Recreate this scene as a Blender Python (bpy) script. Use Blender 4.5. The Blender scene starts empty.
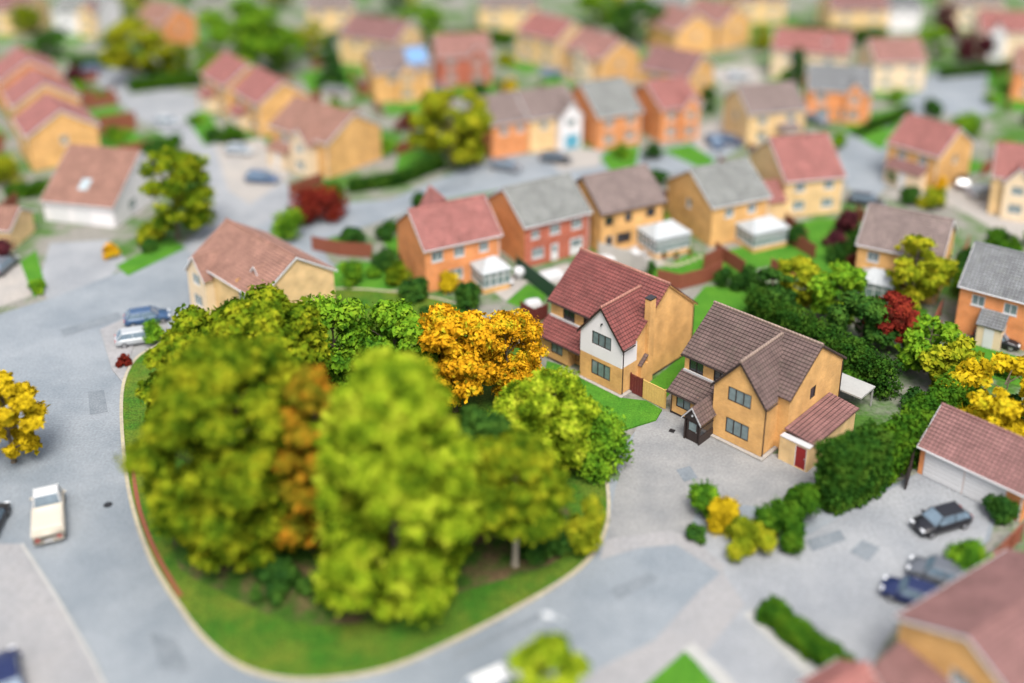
import bpy, math, random
import numpy as np
R = math.radians
# ------------------------------------------------------------------ camera, sky, sun, exposure
scene = bpy.context.scene
F_PX, CX, CY, PITCH, CAM_H = 1086.0, 512.0, 150.0, R(20.2), 53.5
cam_d = bpy.data.cameras.new('Camera')
cam = bpy.data.objects.new('Camera', cam_d)
scene.collection.objects.link(cam)
cam.location = (0, 0, CAM_H)
cam.rotation_euler = (R(90) - PITCH, 0, 0)
cam_d.sensor_width = 36
cam_d.lens = F_PX / 1024 * 36
cam_d.shift_y = -(341.5 - CY) / 1024
cam_d.clip_start = 0.5
cam_d.clip_end = 3000
cam_d.dof.use_dof = True
FOCUS = 92.5
APERTURE = 2.35                       # metres across: the miniature look of the picture
cam_d.dof.focus_distance = FOCUS
cam_d.dof.aperture_fstop = (cam_d.lens / 1000) / APERTURE
scene.camera = cam

SUN_EL, SUN_AZ = R(60), R(172)         # azimuth from +Y towards +X
world = bpy.data.worlds.new('World')
scene.world = world
world.use_nodes = True
wn = world.node_tree
for n in list(wn.nodes): wn.nodes.remove(n)
wo = wn.nodes.new('ShaderNodeOutputWorld')
wb = wn.nodes.new('ShaderNodeBackground')
sky = wn.nodes.new('ShaderNodeTexSky')
sky.sky_type = 'NISHITA'
sky.sun_disc = False
sky.sun_elevation = SUN_EL
sky.sun_rotation = SUN_AZ
sky.air_density = 1.0
sky.dust_density = 4.0
sky.ozone_density = 1.0
hsv = wn.nodes.new('ShaderNodeHueSaturation')
hsv.inputs['Saturation'].default_value = 0.40     # overcast: the blue is veiled
wn.links.new(sky.outputs[0], hsv.inputs['Color'])
wn.links.new(hsv.outputs[0], wb.inputs[0])
wb.inputs[1].default_value = 0.11
wn.links.new(wb.outputs[0], wo.inputs[0])
sl = bpy.data.lights.new('Sun', 'SUN')
sl.energy = 1.5
sl.angle = R(24)
sl.color = (1.0, 0.94, 0.85)
sun = bpy.data.objects.new('Sun', sl)
scene.collection.objects.link(sun)
sun.rotation_euler = (R(90) - SUN_EL, 0, math.pi - SUN_AZ)
scene.view_settings.view_transform = 'Standard'
scene.view_settings.look = 'None'
scene.view_settings.gamma = 1.0
scene.view_settings.use_curve_mapping = False
scene.view_settings.exposure = 1.40
scene.cycles.use_denoising = True
scene.cycles.max_bounces = 6
scene.cycles.diffuse_bounces = 3
scene.cycles.transparent_max_bounces = 4

# ------------------------------------------------------------------ helpers
rng = random.Random(7)

def at(px, py, z=0.0):
    """world point of height z that the survey photo shows at pixel px, py"""
    x = (px - CX) / F_PX
    y = -(py - CY) / F_PX
    c, s = math.cos(PITCH), math.sin(PITCH)
    rx, ry, rz = x, c + y * s, -s + y * c
    t = (z - CAM_H) / rz
    return (rx * t, ry * t, z)

def link(o):
    scene.collection.objects.link(o)
    return o

def tag(o, label=None, cat=None, group=None, kind=None):
    if label: o['label'] = label
    if cat: o['category'] = cat
    if group: o['group'] = group
    if kind: o['kind'] = kind
    return o

def thing(name, label, cat, loc=(0, 0, 0), rz=0.0, group=None):
    o = bpy.data.objects.new(name, None)
    o.empty_display_size = 0.5
    o.location = loc
    o.rotation_euler = (0, 0, rz)
    return tag(link(o), label, cat, group)

class MB:
    def __init__(self):
        self.v, self.f, self.m, self.uv = [], [], [], []
    def face(self, pts, mi=0, uv=None):
        i = len(self.v)
        self.v += [tuple(p) for p in pts]
        self.f.append(tuple(range(i, i + len(pts))))
        self.m.append(mi)
        self.uv.append(uv if uv else [(p[0] + p[1], p[2]) for p in pts])
        return self
    def box(self, x0, y0, z0, x1, y1, z1, mi=0, skip=()):
        a = [(x0, y0, z0), (x1, y0, z0), (x1, y1, z0), (x0, y1, z0), (x0, y0, z1), (x1, y0, z1), (x1, y1, z1), (x0, y1, z1)]
        for k, q in (('b', (3, 2, 1, 0)), ('t', (4, 5, 6, 7)), ('f', (0, 1, 5, 4)), ('r', (1, 2, 6, 5)), ('k', (2, 3, 7, 6)), ('l', (3, 0, 4, 7))):
            if k not in skip:
                self.face([a[i] for i in q], mi)
        return self
    def obox(self, o, d, n, s0, s1, t0, t1, z0, z1, mi=0):
        """box in a frame: o origin (x,y), d along, n outward"""
        def p(s, t, z): return (o[0] + d[0] * s + n[0] * t, o[1] + d[1] * s + n[1] * t, z)
        a = [p(s0, t1, z0), p(s1, t1, z0), p(s1, t0, z0), p(s0, t0, z0), p(s0, t1, z1), p(s1, t1, z1), p(s1, t0, z1), p(s0, t0, z1)]
        for q in ((3, 2, 1, 0), (4, 5, 6, 7), (0, 1, 5, 4), (1, 2, 6, 5), (2, 3, 7, 6), (3, 0, 4, 7)):
            self.face([a[i] for i in q], mi)
        return self
    def tube(self, pts, rads, n=8, mi=0, caps=True):
        P = [np.array(p, float) for p in pts]
        if not hasattr(rads, '__len__'): rads = [rads] * len(P)
        rings = []
        for i, p in enumerate(P):
            d = P[min(i + 1, len(P) - 1)] - P[max(i - 1, 0)]
            d = d / (np.linalg.norm(d) + 1e-9)
            a = np.cross(d, (0, 0, 1.0) if abs(d[2]) < 0.9 else (1.0, 0, 0)); a /= np.linalg.norm(a)
            b = np.cross(d, a)
            rings.append([tuple(p + rads[i] * (math.cos(2 * math.pi * k / n) * a + math.sin(2 * math.pi * k / n) * b)) for k in range(n)])
        for i in range(len(P) - 1):
            for k in range(n):
                self.face([rings[i][k], rings[i + 1][k], rings[i + 1][(k + 1) % n], rings[i][(k + 1) % n]], mi)
        if caps:
            self.face(rings[0], mi); self.face(rings[-1][::-1], mi)
        return self
    def lathe(self, c, prof, n=14, mi=0):
        rings = [[(c[0] + r * math.cos(2 * math.pi * k / n), c[1] + r * math.sin(2 * math.pi * k / n), c[2] + z) for k in range(n)] for r, z in prof]
        for i in range(len(rings) - 1):
            for k in range(n):
                self.face([rings[i][k], rings[i][(k + 1) % n], rings[i + 1][(k + 1) % n], rings[i + 1][k]], mi)
        self.face(rings[0][::-1], mi); self.face(rings[-1], mi)
        return self
    def prism(self, poly, y0, y1, mi=0):
        """poly in x,z extruded along y"""
        a = [(x, y0, z) for x, z in poly]; b = [(x, y1, z) for x, z in poly]
        self.face(a, mi); self.face(b[::-1], mi)
        for i in range(len(poly)):
            j = (i + 1) % len(poly)
            self.face([a[j], a[i], b[i], b[j]], mi)
        return self
    def build(self, name, mats, parent=None, smooth=False):
        if not isinstance(mats, (list, tuple)): mats = [mats]
        me = bpy.data.meshes.new(name)
        me.from_pydata(self.v, [], self.f)
        for m in mats: me.materials.append(m)
        me.polygons.foreach_set('material_index', self.m)
        uvl = me.uv_layers.new(name='UVMap')
        uvl.data.foreach_set('uv', [c for f in self.uv for p in f for c in p])
        if smooth:
            import bmesh
            bm = bmesh.new(); bm.from_mesh(me)
            bmesh.ops.remove_doubles(bm, verts=bm.verts, dist=1e-4)
            bm.to_mesh(me); bm.free()
            me.polygons.foreach_set('use_smooth', [True] * len(me.polygons))
        me.update()
        o = link(bpy.data.objects.new(name, me))
        if parent: o.parent = parent
        return o

def struct(name, mb, m):
    return tag(mb.build(name, m), kind='structure')

# ------------------------------------------------------------------ materials
def new_mat(name):
    m = bpy.data.materials.new(name)
    m.use_nodes = True
    nt = m.node_tree
    b = nt.nodes['Principled BSDF']
    return m, nt, b

def plain(name, col, rough=0.6, var=0.12, scale=1.5, metal=0.0, spec=0.4, fine=8.0, bump=0.0, coords='Object'):
    m, nt, b = new_mat(name)
    b.inputs['Roughness'].default_value = rough
    b.inputs['Metallic'].default_value = metal
    b.inputs['Specular IOR Level'].default_value = spec
    tc = nt.nodes.new('ShaderNodeTexCoord')
    n1 = nt.nodes.new('ShaderNodeTexNoise'); n1.inputs['Scale'].default_value = scale; n1.inputs['Detail'].default_value = 6
    n2 = nt.nodes.new('ShaderNodeTexNoise'); n2.inputs['Scale'].default_value = fine; n2.inputs['Detail'].default_value = 3
    nt.links.new(tc.outputs[coords], n1.inputs['Vector']); nt.links.new(tc.outputs[coords], n2.inputs['Vector'])
    ad = nt.nodes.new('ShaderNodeMath'); ad.operation = 'ADD'
    nt.links.new(n1.outputs['Fac'], ad.inputs[0]); nt.links.new(n2.outputs['Fac'], ad.inputs[1])
    mr = nt.nodes.new('ShaderNodeMapRange')
    mr.inputs['From Min'].default_value = 0.6; mr.inputs['From Max'].default_value = 1.4
    mr.inputs['To Min'].default_value = 1 - var; mr.inputs['To Max'].default_value = 1 + var
    nt.links.new(ad.outputs[0], mr.inputs['Value'])
    mx = nt.nodes.new('ShaderNodeMix'); mx.data_type = 'RGBA'; mx.blend_type = 'MULTIPLY'
    mx.inputs['Factor'].default_value = 1
    mx.inputs['A'].default_value = (*col, 1)
    nt.links.new(mr.outputs['Result'], mx.inputs['B'])
    nt.links.new(mx.outputs['Result'], b.inputs['Base Color'])
    if bump:
        bp = nt.nodes.new('ShaderNodeBump'); bp.inputs['Strength'].default_value = bump; bp.inputs['Distance'].default_value = 0.05
        nt.links.new(n2.outputs['Fac'], bp.inputs['Height']); nt.links.new(bp.outputs[0], b.inputs['Normal'])
    return m

def two_tone(name, c1, c2, scale=0.3, rough=0.9, lo=0.4, hi=0.6, fine=6.0, fvar=0.2, spec=0.2):
    """patchy ground: two colours mixed by broad noise and broken up by fine noise"""
    m, nt, b = new_mat(name)
    b.inputs['Roughness'].default_value = rough
    b.inputs['Specular IOR Level'].default_value = spec
    tc = nt.nodes.new('ShaderNodeTexCoord')
    n1 = nt.nodes.new('ShaderNodeTexNoise'); n1.inputs['Scale'].default_value = scale; n1.inputs['Detail'].default_value = 8; n1.inputs['Roughness'].default_value = 0.65
    n2 = nt.nodes.new('ShaderNodeTexNoise'); n2.inputs['Scale'].default_value = fine; n2.inputs['Detail'].default_value = 4
    nt.links.new(tc.outputs['Object'], n1.inputs['Vector']); nt.links.new(tc.outputs['Object'], n2.inputs['Vector'])
    r1 = nt.nodes.new('ShaderNodeMapRange'); r1.inputs['From Min'].default_value = lo; r1.inputs['From Max'].default_value = hi
    nt.links.new(n1.outputs['Fac'], r1.inputs['Value'])
    mx = nt.nodes.new('ShaderNodeMix'); mx.data_type = 'RGBA'
    mx.inputs['A'].default_value = (*c1, 1); mx.inputs['B'].default_value = (*c2, 1)
    nt.links.new(r1.outputs['Result'], mx.inputs['Factor'])
    r2 = nt.nodes.new('ShaderNodeMapRange'); r2.inputs['From Min'].default_value = 0.3; r2.inputs['From Max'].default_value = 0.7
    r2.inputs['To Min'].default_value = 1 - fvar; r2.inputs['To Max'].default_value = 1 + fvar
    nt.links.new(n2.outputs['Fac'], r2.inputs['Value'])
    m2 = nt.nodes.new('ShaderNodeMix'); m2.data_type = 'RGBA'; m2.blend_type = 'MULTIPLY'; m2.inputs['Factor'].default_value = 1
    nt.links.new(mx.outputs['Result'], m2.inputs['A']); nt.links.new(r2.outputs['Result'], m2.inputs['B'])
    nt.links.new(m2.outputs['Result'], b.inputs['Base Color'])
    return m

def bricky(name, c1, c2, mortar, bw, bh, ms, rough=0.8, offset=0.5, moss=None, moss_amt=0.0, spec=0.3):
    """courses laid out in UV metres: bricks on walls, tiles on roofs"""
    m, nt, b = new_mat(name)
    b.inputs['Roughness'].default_value = rough
    b.inputs['Specular IOR Level'].default_value = spec
    tc = nt.nodes.new('ShaderNodeTexCoord')
    br = nt.nodes.new('ShaderNodeTexBrick')
    br.inputs['Scale'].default_value = 1.0
    br.inputs['Brick Width'].default_value = bw; br.inputs['Row Height'].default_value = bh
    br.inputs['Mortar Size'].default_value = ms; br.inputs['Mortar Smooth'].default_value = 0.2
    br.inputs['Color1'].default_value = (*c1, 1); br.inputs['Color2'].default_value = (*c2, 1); br.inputs['Mortar'].default_value = (*mortar, 1)
    br.offset = offset
    nt.links.new(tc.outputs['UV'], br.inputs['Vector'])
    n1 = nt.nodes.new('ShaderNodeTexNoise'); n1.inputs['Scale'].default_value = 0.7; n1.inputs['Detail'].default_value = 7
    nt.links.new(tc.outputs['Object'], n1.inputs['Vector'])
    r = nt.nodes.new('ShaderNodeMapRange'); r.inputs['From Min'].default_value = 0.3; r.inputs['From Max'].default_value = 0.7
    r.inputs['To Min'].default_value = 0.78; r.inputs['To Max'].default_value = 1.18
    nt.links.new(n1.outputs['Fac'], r.inputs['Value'])
    mx = nt.nodes.new('ShaderNodeMix'); mx.data_type = 'RGBA'; mx.blend_type = 'MULTIPLY'; mx.inputs['Factor'].default_value = 1
    nt.links.new(br.outputs['Color'], mx.inputs['A']); nt.links.new(r.outputs['Result'], mx.inputs['B'])
    last = mx.outputs['Result']
    if moss:
        n2 = nt.nodes.new('ShaderNodeTexNoise'); n2.inputs['Scale'].default_value = 1.6; n2.inputs['Detail'].default_value = 8; n2.inputs['Roughness'].default_value = 0.7
        nt.links.new(tc.outputs['Object'], n2.inputs['Vector'])
        r2 = nt.nodes.new('ShaderNodeMapRange'); r2.inputs['From Min'].default_value = 0.5; r2.inputs['From Max'].default_value = 0.75; r2.inputs['To Max'].default_value = moss_amt
        nt.links.new(n2.outputs['Fac'], r2.inputs['Value'])
        m2 = nt.nodes.new('ShaderNodeMix'); m2.data_type = 'RGBA'
        nt.links.new(r2.outputs['Result'], m2.inputs['Factor']); nt.links.new(last, m2.inputs['A'])
        m2.inputs['B'].default_value = (*moss, 1)
        last = m2.outputs['Result']
    nt.links.new(last, b.inputs['Base Color'])
    bp = nt.nodes.new('ShaderNodeBump'); bp.inputs['Strength'].default_value = 0.25; bp.inputs['Distance'].default_value = 0.02; bp.invert = True
    nt.links.new(br.outputs['Fac'], bp.inputs['Height']); nt.links.new(bp.outputs[0], b.inputs['Normal'])
    return m

def foliage(name, cols, sat_noise=0.62):
    """leaf colours spread leaf by leaf and drifting clump by clump, the dark clumps painted as shaded leaves"""
    m, nt, b = new_mat(name)
    nt.nodes.remove(b)
    out = nt.nodes['Material Output']
    geo = nt.nodes.new('ShaderNodeNewGeometry')
    tc = nt.nodes.new('ShaderNodeTexCoord')
    ns = nt.nodes.new('ShaderNodeTexNoise'); ns.inputs['Scale'].default_value = sat_noise; ns.inputs['Detail'].default_value = 3
    nt.links.new(tc.outputs['Object'], ns.inputs['Vector'])
    mr = nt.nodes.new('ShaderNodeMapRange'); mr.inputs['From Min'].default_value = 0.32; mr.inputs['From Max'].default_value = 0.68
    nt.links.new(ns.outputs['Fac'], mr.inputs['Value'])
    a = nt.nodes.new('ShaderNodeMix'); a.data_type = 'FLOAT'; a.inputs['Factor'].default_value = 0.30
    nt.links.new(mr.outputs['Result'], a.inputs['A']); nt.links.new(geo.outputs['Random Per Island'], a.inputs['B'])
    cr = nt.nodes.new('ShaderNodeValToRGB')
    cr.color_ramp.elements[0].color = (*cols[0], 1); cr.color_ramp.elements[0].position = 0.15  # dark end of the ramp puts the shade of inner clumps into the leaf colour
    cr.color_ramp.elements[1].color = (*cols[-1], 1); cr.color_ramp.elements[1].position = 0.85
    for i, c in enumerate(cols[1:-1]):
        e = cr.color_ramp.elements.new(0.15 + 0.7 * (i + 1) / (len(cols) - 1)); e.color = (*c, 1)
    nt.links.new(a.outputs['Result'], cr.inputs['Fac'])
    d = nt.nodes.new('ShaderNodeBsdfDiffuse'); t = nt.nodes.new('ShaderNodeBsdfTranslucent')
    nt.links.new(cr.outputs[0], d.inputs[0]); nt.links.new(cr.outputs[0], t.inputs[0])
    mx = nt.nodes.new('ShaderNodeMixShader'); mx.inputs[0].default_value = 0.18
    nt.links.new(d.outputs[0], mx.inputs[1]); nt.links.new(t.outputs[0], mx.inputs[2])
    nt.links.new(mx.outputs[0], out.inputs[0])
    return m

M = {}
M['buff'] = bricky('buff_brick', (.60, .33, .11), (.51, .265, .085), (.57, .37, .17), .225, .075, .010)
M['buff_pale'] = bricky('pale_buff_brick', (.64, .43, .20), (.59, .38, .17), (.60, .46, .28), .225, .075, .010)
M['orange'] = bricky('orange_brick', (.62, .22, .07), (.54, .18, .055), (.54, .29, .15), .225, .075, .010)
M['red_brick'] = bricky('red_brick', (.38, .085, .045), (.32, .07, .04), (.36, .17, .12), .225, .075, .010)
M['cream'] = plain('cream_render', (.60, .47, .32), .85, .07, .8)
M['white'] = plain('white_render', (.62, .60, .61), .85, .06, .7)
M['upvc'] = plain('white_upvc', (.54, .54, .55), .4, .05, 2)
M['brown'] = plain('dark_brown_stain', (.028, .018, .016), .5, .2, 4)
M['black'] = plain('black_plastic', (.012, .012, .014), .4, .2, 4)
M['grey_trim'] = plain('pale_grey_lead', (.42, .41, .42), .6, .1, 2)
M['timber'] = plain('pale_timber', (.55, .36, .11), .8, .15, 3)
M['timber_grey'] = plain('weathered_pale_timber', (.42, .40, .37), .85, .15, 3)
M['fence_red'] = plain('red_stained_timber', (.11, .018, .016), .7, .2, 3)
M['fence_brown'] = plain('brown_stained_timber', (.19, .055, .03), .7, .2, 3)
M['fence_green'] = plain('dark_green_timber', (.015, .05, .025), .7, .2, 3)
M['concrete'] = plain('pale_concrete', (.30, .30, .29), .9, .12, 1)
def tile(n, c, moss=(.16, .13, .09), amt=.25, k=.8):
    M[n] = bricky('tiles_' + n, c, tuple(x * k for x in c), tuple(x * .30 for x in c), .33, .345, .026, .75, .0, moss, amt)  # tile joints, darkened further to imitate shade at each course step
tile('tile_red', (.175, .052, .047), (.20, .10, .09), .25)
tile('tile_brown', (.118, .078, .071), (.12, .11, .08), .3)
tile('tile_taupe', (.195, .148, .138), (.17, .14, .11), .3)
tile('tile_grey', (.205, .212, .205), (.18, .19, .15), .3)
tile('tile_dkgrey', (.165, .172, .182), (.18, .19, .15), .3)
tile('tile_pink', (.28, .138, .118), (.26, .16, .12), .3)
tile('tile_rose', (.285, .112, .100), (.26, .14, .12), .3)
tile('tile_clay', (.270, .142, .108), (.22, .13, .09), .3)
tile('tile_mauve', (.215, .108, .102), (.2, .12, .1), .3)
M['asphalt'] = two_tone('asphalt', (.148, .172, .196), (.200, .222, .244), .16, .85, .38, .62, 5, .16, .35)
M['asphalt_pale'] = two_tone('worn_asphalt', (.185, .198, .216), (.240, .250, .264), .2, .85, .38, .62, 4, .16, .35)
M['drive'] = two_tone('concrete_drive', (.165, .170, .176), (.232, .232, .230), .25, .9, .35, .65, 5, .15)
M['paving'] = two_tone('paving', (.31, .285, .26), (.25, .24, .23), .35, .9, .35, .65, 3, .15)
M['pavement'] = two_tone('footway', (.250, .245, .248), (.215, .217, .226), .2, .9, .35, .65, 3, .12)
M['kerb'] = two_tone('kerb_stone', (.34, .30, .20), (.30, .27, .22), .4, .9, .35, .65, 3, .15)
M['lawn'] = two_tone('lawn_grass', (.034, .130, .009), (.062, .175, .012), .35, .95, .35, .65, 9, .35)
M['lawn_dark'] = two_tone('shade_darkened_grass', (.028, .095, .006), (.092, .122, .011), .3, .95, .38, .66, 6, .45)  # grass colour darkened to stand in for shade under the trees, with worn patches
M['patch'] = two_tone('tarmac_patch', (.125, .145, .165), (.165, .185, .205), .5, .9, .35, .65, 6, .2)
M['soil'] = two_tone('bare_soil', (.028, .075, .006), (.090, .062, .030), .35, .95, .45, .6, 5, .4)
M['ground'] = two_tone('garden_ground', (.045, .110, .016), (.185, .178, .160), .11, .95, .42, .56, 2.5, .25)
M['bark'] = plain('bark', (.11, .085, .06), .95, .35, 3)
M['bark_pale'] = plain('pale_bark', (.28, .24, .19), .95, .3, 3)
M['rubber'] = plain('tyre_rubber', (.015, .015, .016), .8, .1, 4)
M['alloy'] = plain('alloy', (.45, .46, .48), .35, .05, 4, .8)
M['lamp_white'] = plain('headlamp_lens', (.6, .62, .65), .1, .05, 4, 0, .6)
M['lamp_red'] = plain('tail_lamp_lens', (.35, .01, .01), .15, .05, 4, 0, .6)
M['steel'] = plain('galvanised_steel', (.42, .45, .47), .45, .1, 5, .5)
M['solar'] = plain('solar_glass', (.12, .24, .42), .15, .1, 3, 0, .6)
M['canvas'] = plain('white_canvas', (.42, .42, .43), .8, .08, 2)
M['plastic_white'] = plain('white_plastic', (.5, .51, .53), .4, .05, 2)
M['terracotta'] = plain('terracotta', (.24, .08, .045), .8, .2, 4)
M['door_red'] = plain('red_paint', (.22, .012, .012), .45, .08, 3)
M['door_dark'] = plain('dark_door', (.02, .017, .018), .4, .1, 3)
M['blue_panel'] = plain('blue_paint', (.08, .28, .38), .45, .08, 3)
def glass(n, c, rough=.06, spec=.8):
    M[n] = plain(n, c, rough, .3, 1.2, 0, spec, 3)
glass('glass', (.14, .185, .19), .12)
glass('glass_dark', (.022, .026, .032))
glass('glass_pale', (.30, .35, .37), .12)
glass('car_glass', (.12, .17, .22), .05, 1.0)
M['poly_roof'] = plain('milky_polycarbonate', (.33, .35, .36), .25, .08, 1.2, 0, .5)
F = {}
F['olive'] = foliage('leaf_olive', [(.030, .070, .005), (.090, .145, .007), (.175, .220, .010), (.300, .310, .015)])
F['lime'] = foliage('leaf_lime', [(.045, .090, .005), (.150, .235, .010), (.290, .375, .018), (.440, .490, .036)])
F['green'] = foliage('leaf_green', [(.035, .110, .010), (.080, .190, .012), (.140, .270, .016), (.200, .320, .020)])
F['dark'] = foliage('leaf_dark_green', [(.016, .055, .012), (.032, .090, .014), (.060, .130, .018)])
F['conifer'] = foliage('needle_green', [(.012, .045, .014), (.024, .075, .018), (.045, .105, .024)])
F['orange'] = foliage('leaf_orange', [(.150, .130, .007), (.420, .200, .008), (.600, .310, .012), (.580, .380, .016), (.300, .290, .014)])
F['rust'] = foliage('leaf_rust', [(.075, .090, .007), (.160, .140, .009), (.270, .160, .011), (.400, .170, .014)])
F['yellow'] = foliage('leaf_yellow', [(.300, .210, .008), (.460, .330, .010), (.560, .400, .016), (.380, .340, .014)])
F['ygreen'] = foliage('leaf_yellow_green', [(.090, .130, .007), (.180, .220, .011), (.290, .300, .016), (.340, .310, .016)])
F['red'] = foliage('leaf_red', [(.060, .016, .010), (.150, .018, .013), (.230, .035, .018)])
F['purple'] = foliage('leaf_purple', [(.040, .012, .018), (.080, .022, .028), (.120, .030, .030)])
F['hedge'] = foliage('hedge_leaf', [(.020, .070, .007), (.044, .118, .009), (.090, .175, .012)], .8)
F['hedge_dark'] = foliage('dark_hedge_leaf', [(.014, .050, .008), (.030, .085, .010), (.060, .120, .014)], .8)

# ------------------------------------------------------------------ ground, roads, lawns
PAVED = []
def flat(name, pts, z, mat, h=0.0):
    """a level sheet, or a slab with real edges when h is given"""
    w = [at(px, py) for px, py in pts]
    area = sum(w[i][0] * w[(i + 1) % len(w)][1] - w[(i + 1) % len(w)][0] * w[i][1] for i in range(len(w)))
    if area < 0: w = w[::-1]
    if name in ('road', 'street', 'driveway', 'parking_court', 'forecourt', 'pavement', 'patio', 'path'): PAVED.append([(x, y) for x, y, _ in w])
    mb = MB()
    mb.face([(x, y, z) for x, y, _ in w])
    if h:
        for i in range(len(w)):
            a, b = w[i], w[(i + 1) % len(w)]
            mb.face([(a[0], a[1], z - h), (b[0], b[1], z - h), (b[0], b[1], z), (a[0], a[1], z)])
    return struct(name, mb, mat)

def strip(name, pts, width, z0, z1, mat, closed=False):
    """kerb or path of constant width along a line"""
    w = [np.array(at(px, py)[:2]) for px, py in pts]
    n = len(w); L, Rr = [], []
    for i in range(n):
        a = w[(i - 1) % n] if (closed or i > 0) else w[i]
        b = w[(i + 1) % n] if (closed or i < n - 1) else w[i]
        d = (b - a) / (np.linalg.norm(b - a) + 1e-9); q = np.array([-d[1], d[0]]) * width / 2
        L.append(w[i] + q); Rr.append(w[i] - q)
    mb = MB()
    for i in range(n if closed else n - 1):
        j = (i + 1) % n
        mb.face([(*Rr[i], z1), (*Rr[j], z1), (*L[j], z1), (*L[i], z1)])
        mb.face([(*Rr[i], z0), (*Rr[j], z0), (*Rr[j], z1), (*Rr[i], z1)])
        mb.face([(*L[j], z0), (*L[i], z0), (*L[i], z1), (*L[j], z1)])
    return struct(name, mb, mat)

def smooth_line(pts, n=6, closed=False):
    out = []; k = len(pts)
    for i in range(k if closed else k - 1):
        p = [np.array(pts[(i + j) % k] if closed else pts[min(max(i + j, 0), k - 1)], float) for j in (-1, 0, 1, 2)]
        for s in range(n):
            t = s / n
            out.append(tuple(0.5 * ((2 * p[1]) + (-p[0] + p[2]) * t + (2 * p[0] - 5 * p[1] + 4 * p[2] - p[3]) * t * t + (-p[0] + 3 * p[1] - 3 * p[2] + p[3]) * t ** 3)))
    if not closed: out.append(tuple(pts[-1]))
    return out

g = MB(); g.face([(-900, -300, 0), (900, -300, 0), (900, 1500, 0), (-900, 1500, 0)])
struct('ground', g, M['ground'])
flat('road', [(-120, 350), (-20, 320), (45, 300), (110, 275), (170, 256), (205, 226), (245, 200), (300, 205), (330, 262), (400, 300), (640, 500), (612, 462),
              (640, 425), (700, 440), (780, 480), (880, 490), (925, 470), (1000, 500), (990, 540), (905, 610), (880, 650), (850, 720), (800, 800), (-40, 800), (-80, 560)], .004, M['asphalt'])
flat('street', [(205, 240), (250, 200), (300, 205), (390, 200), (440, 178), (500, 156), (580, 152), (650, 148), (700, 140), (745, 145), (700, 172), (640, 176), (590, 186), (500, 190), (440, 200), (380, 222), (310, 244), (240, 262)], .008, M['asphalt'])
flat('street', [(78, 70), (130, 66), (170, 88), (205, 96), (200, 120), (232, 150), (262, 160), (300, 195), (300, 206), (232, 240), (200, 262), (186, 250), (216, 205), (190, 150), (140, 120), (105, 90)], .012, M['asphalt_pale'])
flat('street', [(935, 70), (990, 66), (985, 90), (995, 110), (975, 118), (925, 112), (905, 140), (893, 175), (880, 195), (862, 200), (846, 186), (838, 150), (850, 130), (900, 106)], .008, M['asphalt'])
flat('forecourt', [(880, 196), (960, 182), (1080, 186), (1090, 262), (1000, 232), (950, 205)], .014, M['paving'])
flat('parking_court', [(668, 532), (720, 520), (790, 545), (850, 512), (925, 470), (995, 500), (985, 540), (905, 605), (880, 650), (850, 720), (700, 760), (610, 690), (720, 572)], .008, M['asphalt_pale'])
flat('driveway', [(640, 418), (662, 410), (690, 418), (760, 455), (800, 452), (838, 432), (852, 442), (812, 500), (770, 508), (700, 500), (690, 530), (668, 540), (606, 548), (615, 490)], .012, M['drive'])
flat('driveway', [(50, 243), (108, 240), (128, 262), (110, 276), (48, 300), (38, 285)], .016, M['asphalt_pale'])
flat('driveway', [(215, 146), (262, 138), (290, 176), (250, 205), (228, 190)], .018, M['paving'])
flat('driveway', [(-30, 268), (20, 262), (40, 292), (-30, 318)], .016, M['paving'])
flat('driveway', [(112, 338), (160, 312), (180, 345), (130, 375)], .016, M['drive'])
flat('driveway', [(488, 176), (508, 150), (540, 150), (560, 172), (600, 166), (600, 150), (560, 146), (500, 148)], .016, M['paving'])
flat('driveway', [(690, 128), (735, 118), (755, 142), (700, 150)], .018, M['paving'])
flat('driveway', [(700, 70), (752, 62), (765, 82), (725, 88)], .014, M['paving'])
flat('driveway', [(560, 54), (600, 44), (618, 78), (560, 82)], .014, M['paving'])
flat('driveway', [(600, 690), (655, 645), (700, 700), (690, 760)], .016, M['pavement'])
flat('driveway', [(690, 650), (752, 604), (835, 676), (820, 740)], .020, M['asphalt_pale'])
flat('pavement', [(600, 560), (604, 540), (668, 531), (690, 536), (725, 566), (722, 574), (676, 545), (640, 548)], .024, M['pavement'])
flat('pavement', [(723, 572), (700, 590), (655, 640), (600, 668), (560, 700), (640, 700), (700, 660), (745, 605)], .024, M['pavement'])
flat('pavement', smooth_line([(-60, 545), (22, 545), (58, 600), (92, 660), (130, 740), (-60, 740)], 1), .10, M['pavement'], .10)
flat('pavement', smooth_line([(100, 330), (128, 318), (140, 330), (128, 362), (124, 385), (112, 370)], 1), .10, M['pavement'], .10)
for q in ([(88, 392), (104, 390), (108, 412), (90, 415)], [(60, 330), (118, 312), (122, 318), (64, 337)], [(150, 632), (176, 640), (190, 672), (160, 668)], [(610, 590), (650, 572), (658, 580), (618, 600)], [(806, 540), (840, 530), (846, 540), (812, 552)], [(430, 190), (470, 180), (474, 184), (434, 195)], [(676, 470), (690, 466), (698, 478), (684, 482)], [(862, 540), (880, 548), (868, 562), (850, 552)], [(452, 655), (540, 613), (543, 617), (456, 660)]):
    flat('tarmac_patch', q, .028, M['patch'])
strip('path', [(748, 612), (790, 652), (836, 700)], .9, 0, .03, M['concrete'])
strip('path', [(688, 646), (720, 676), (756, 720)], .9, 0, .03, M['concrete'])
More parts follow.
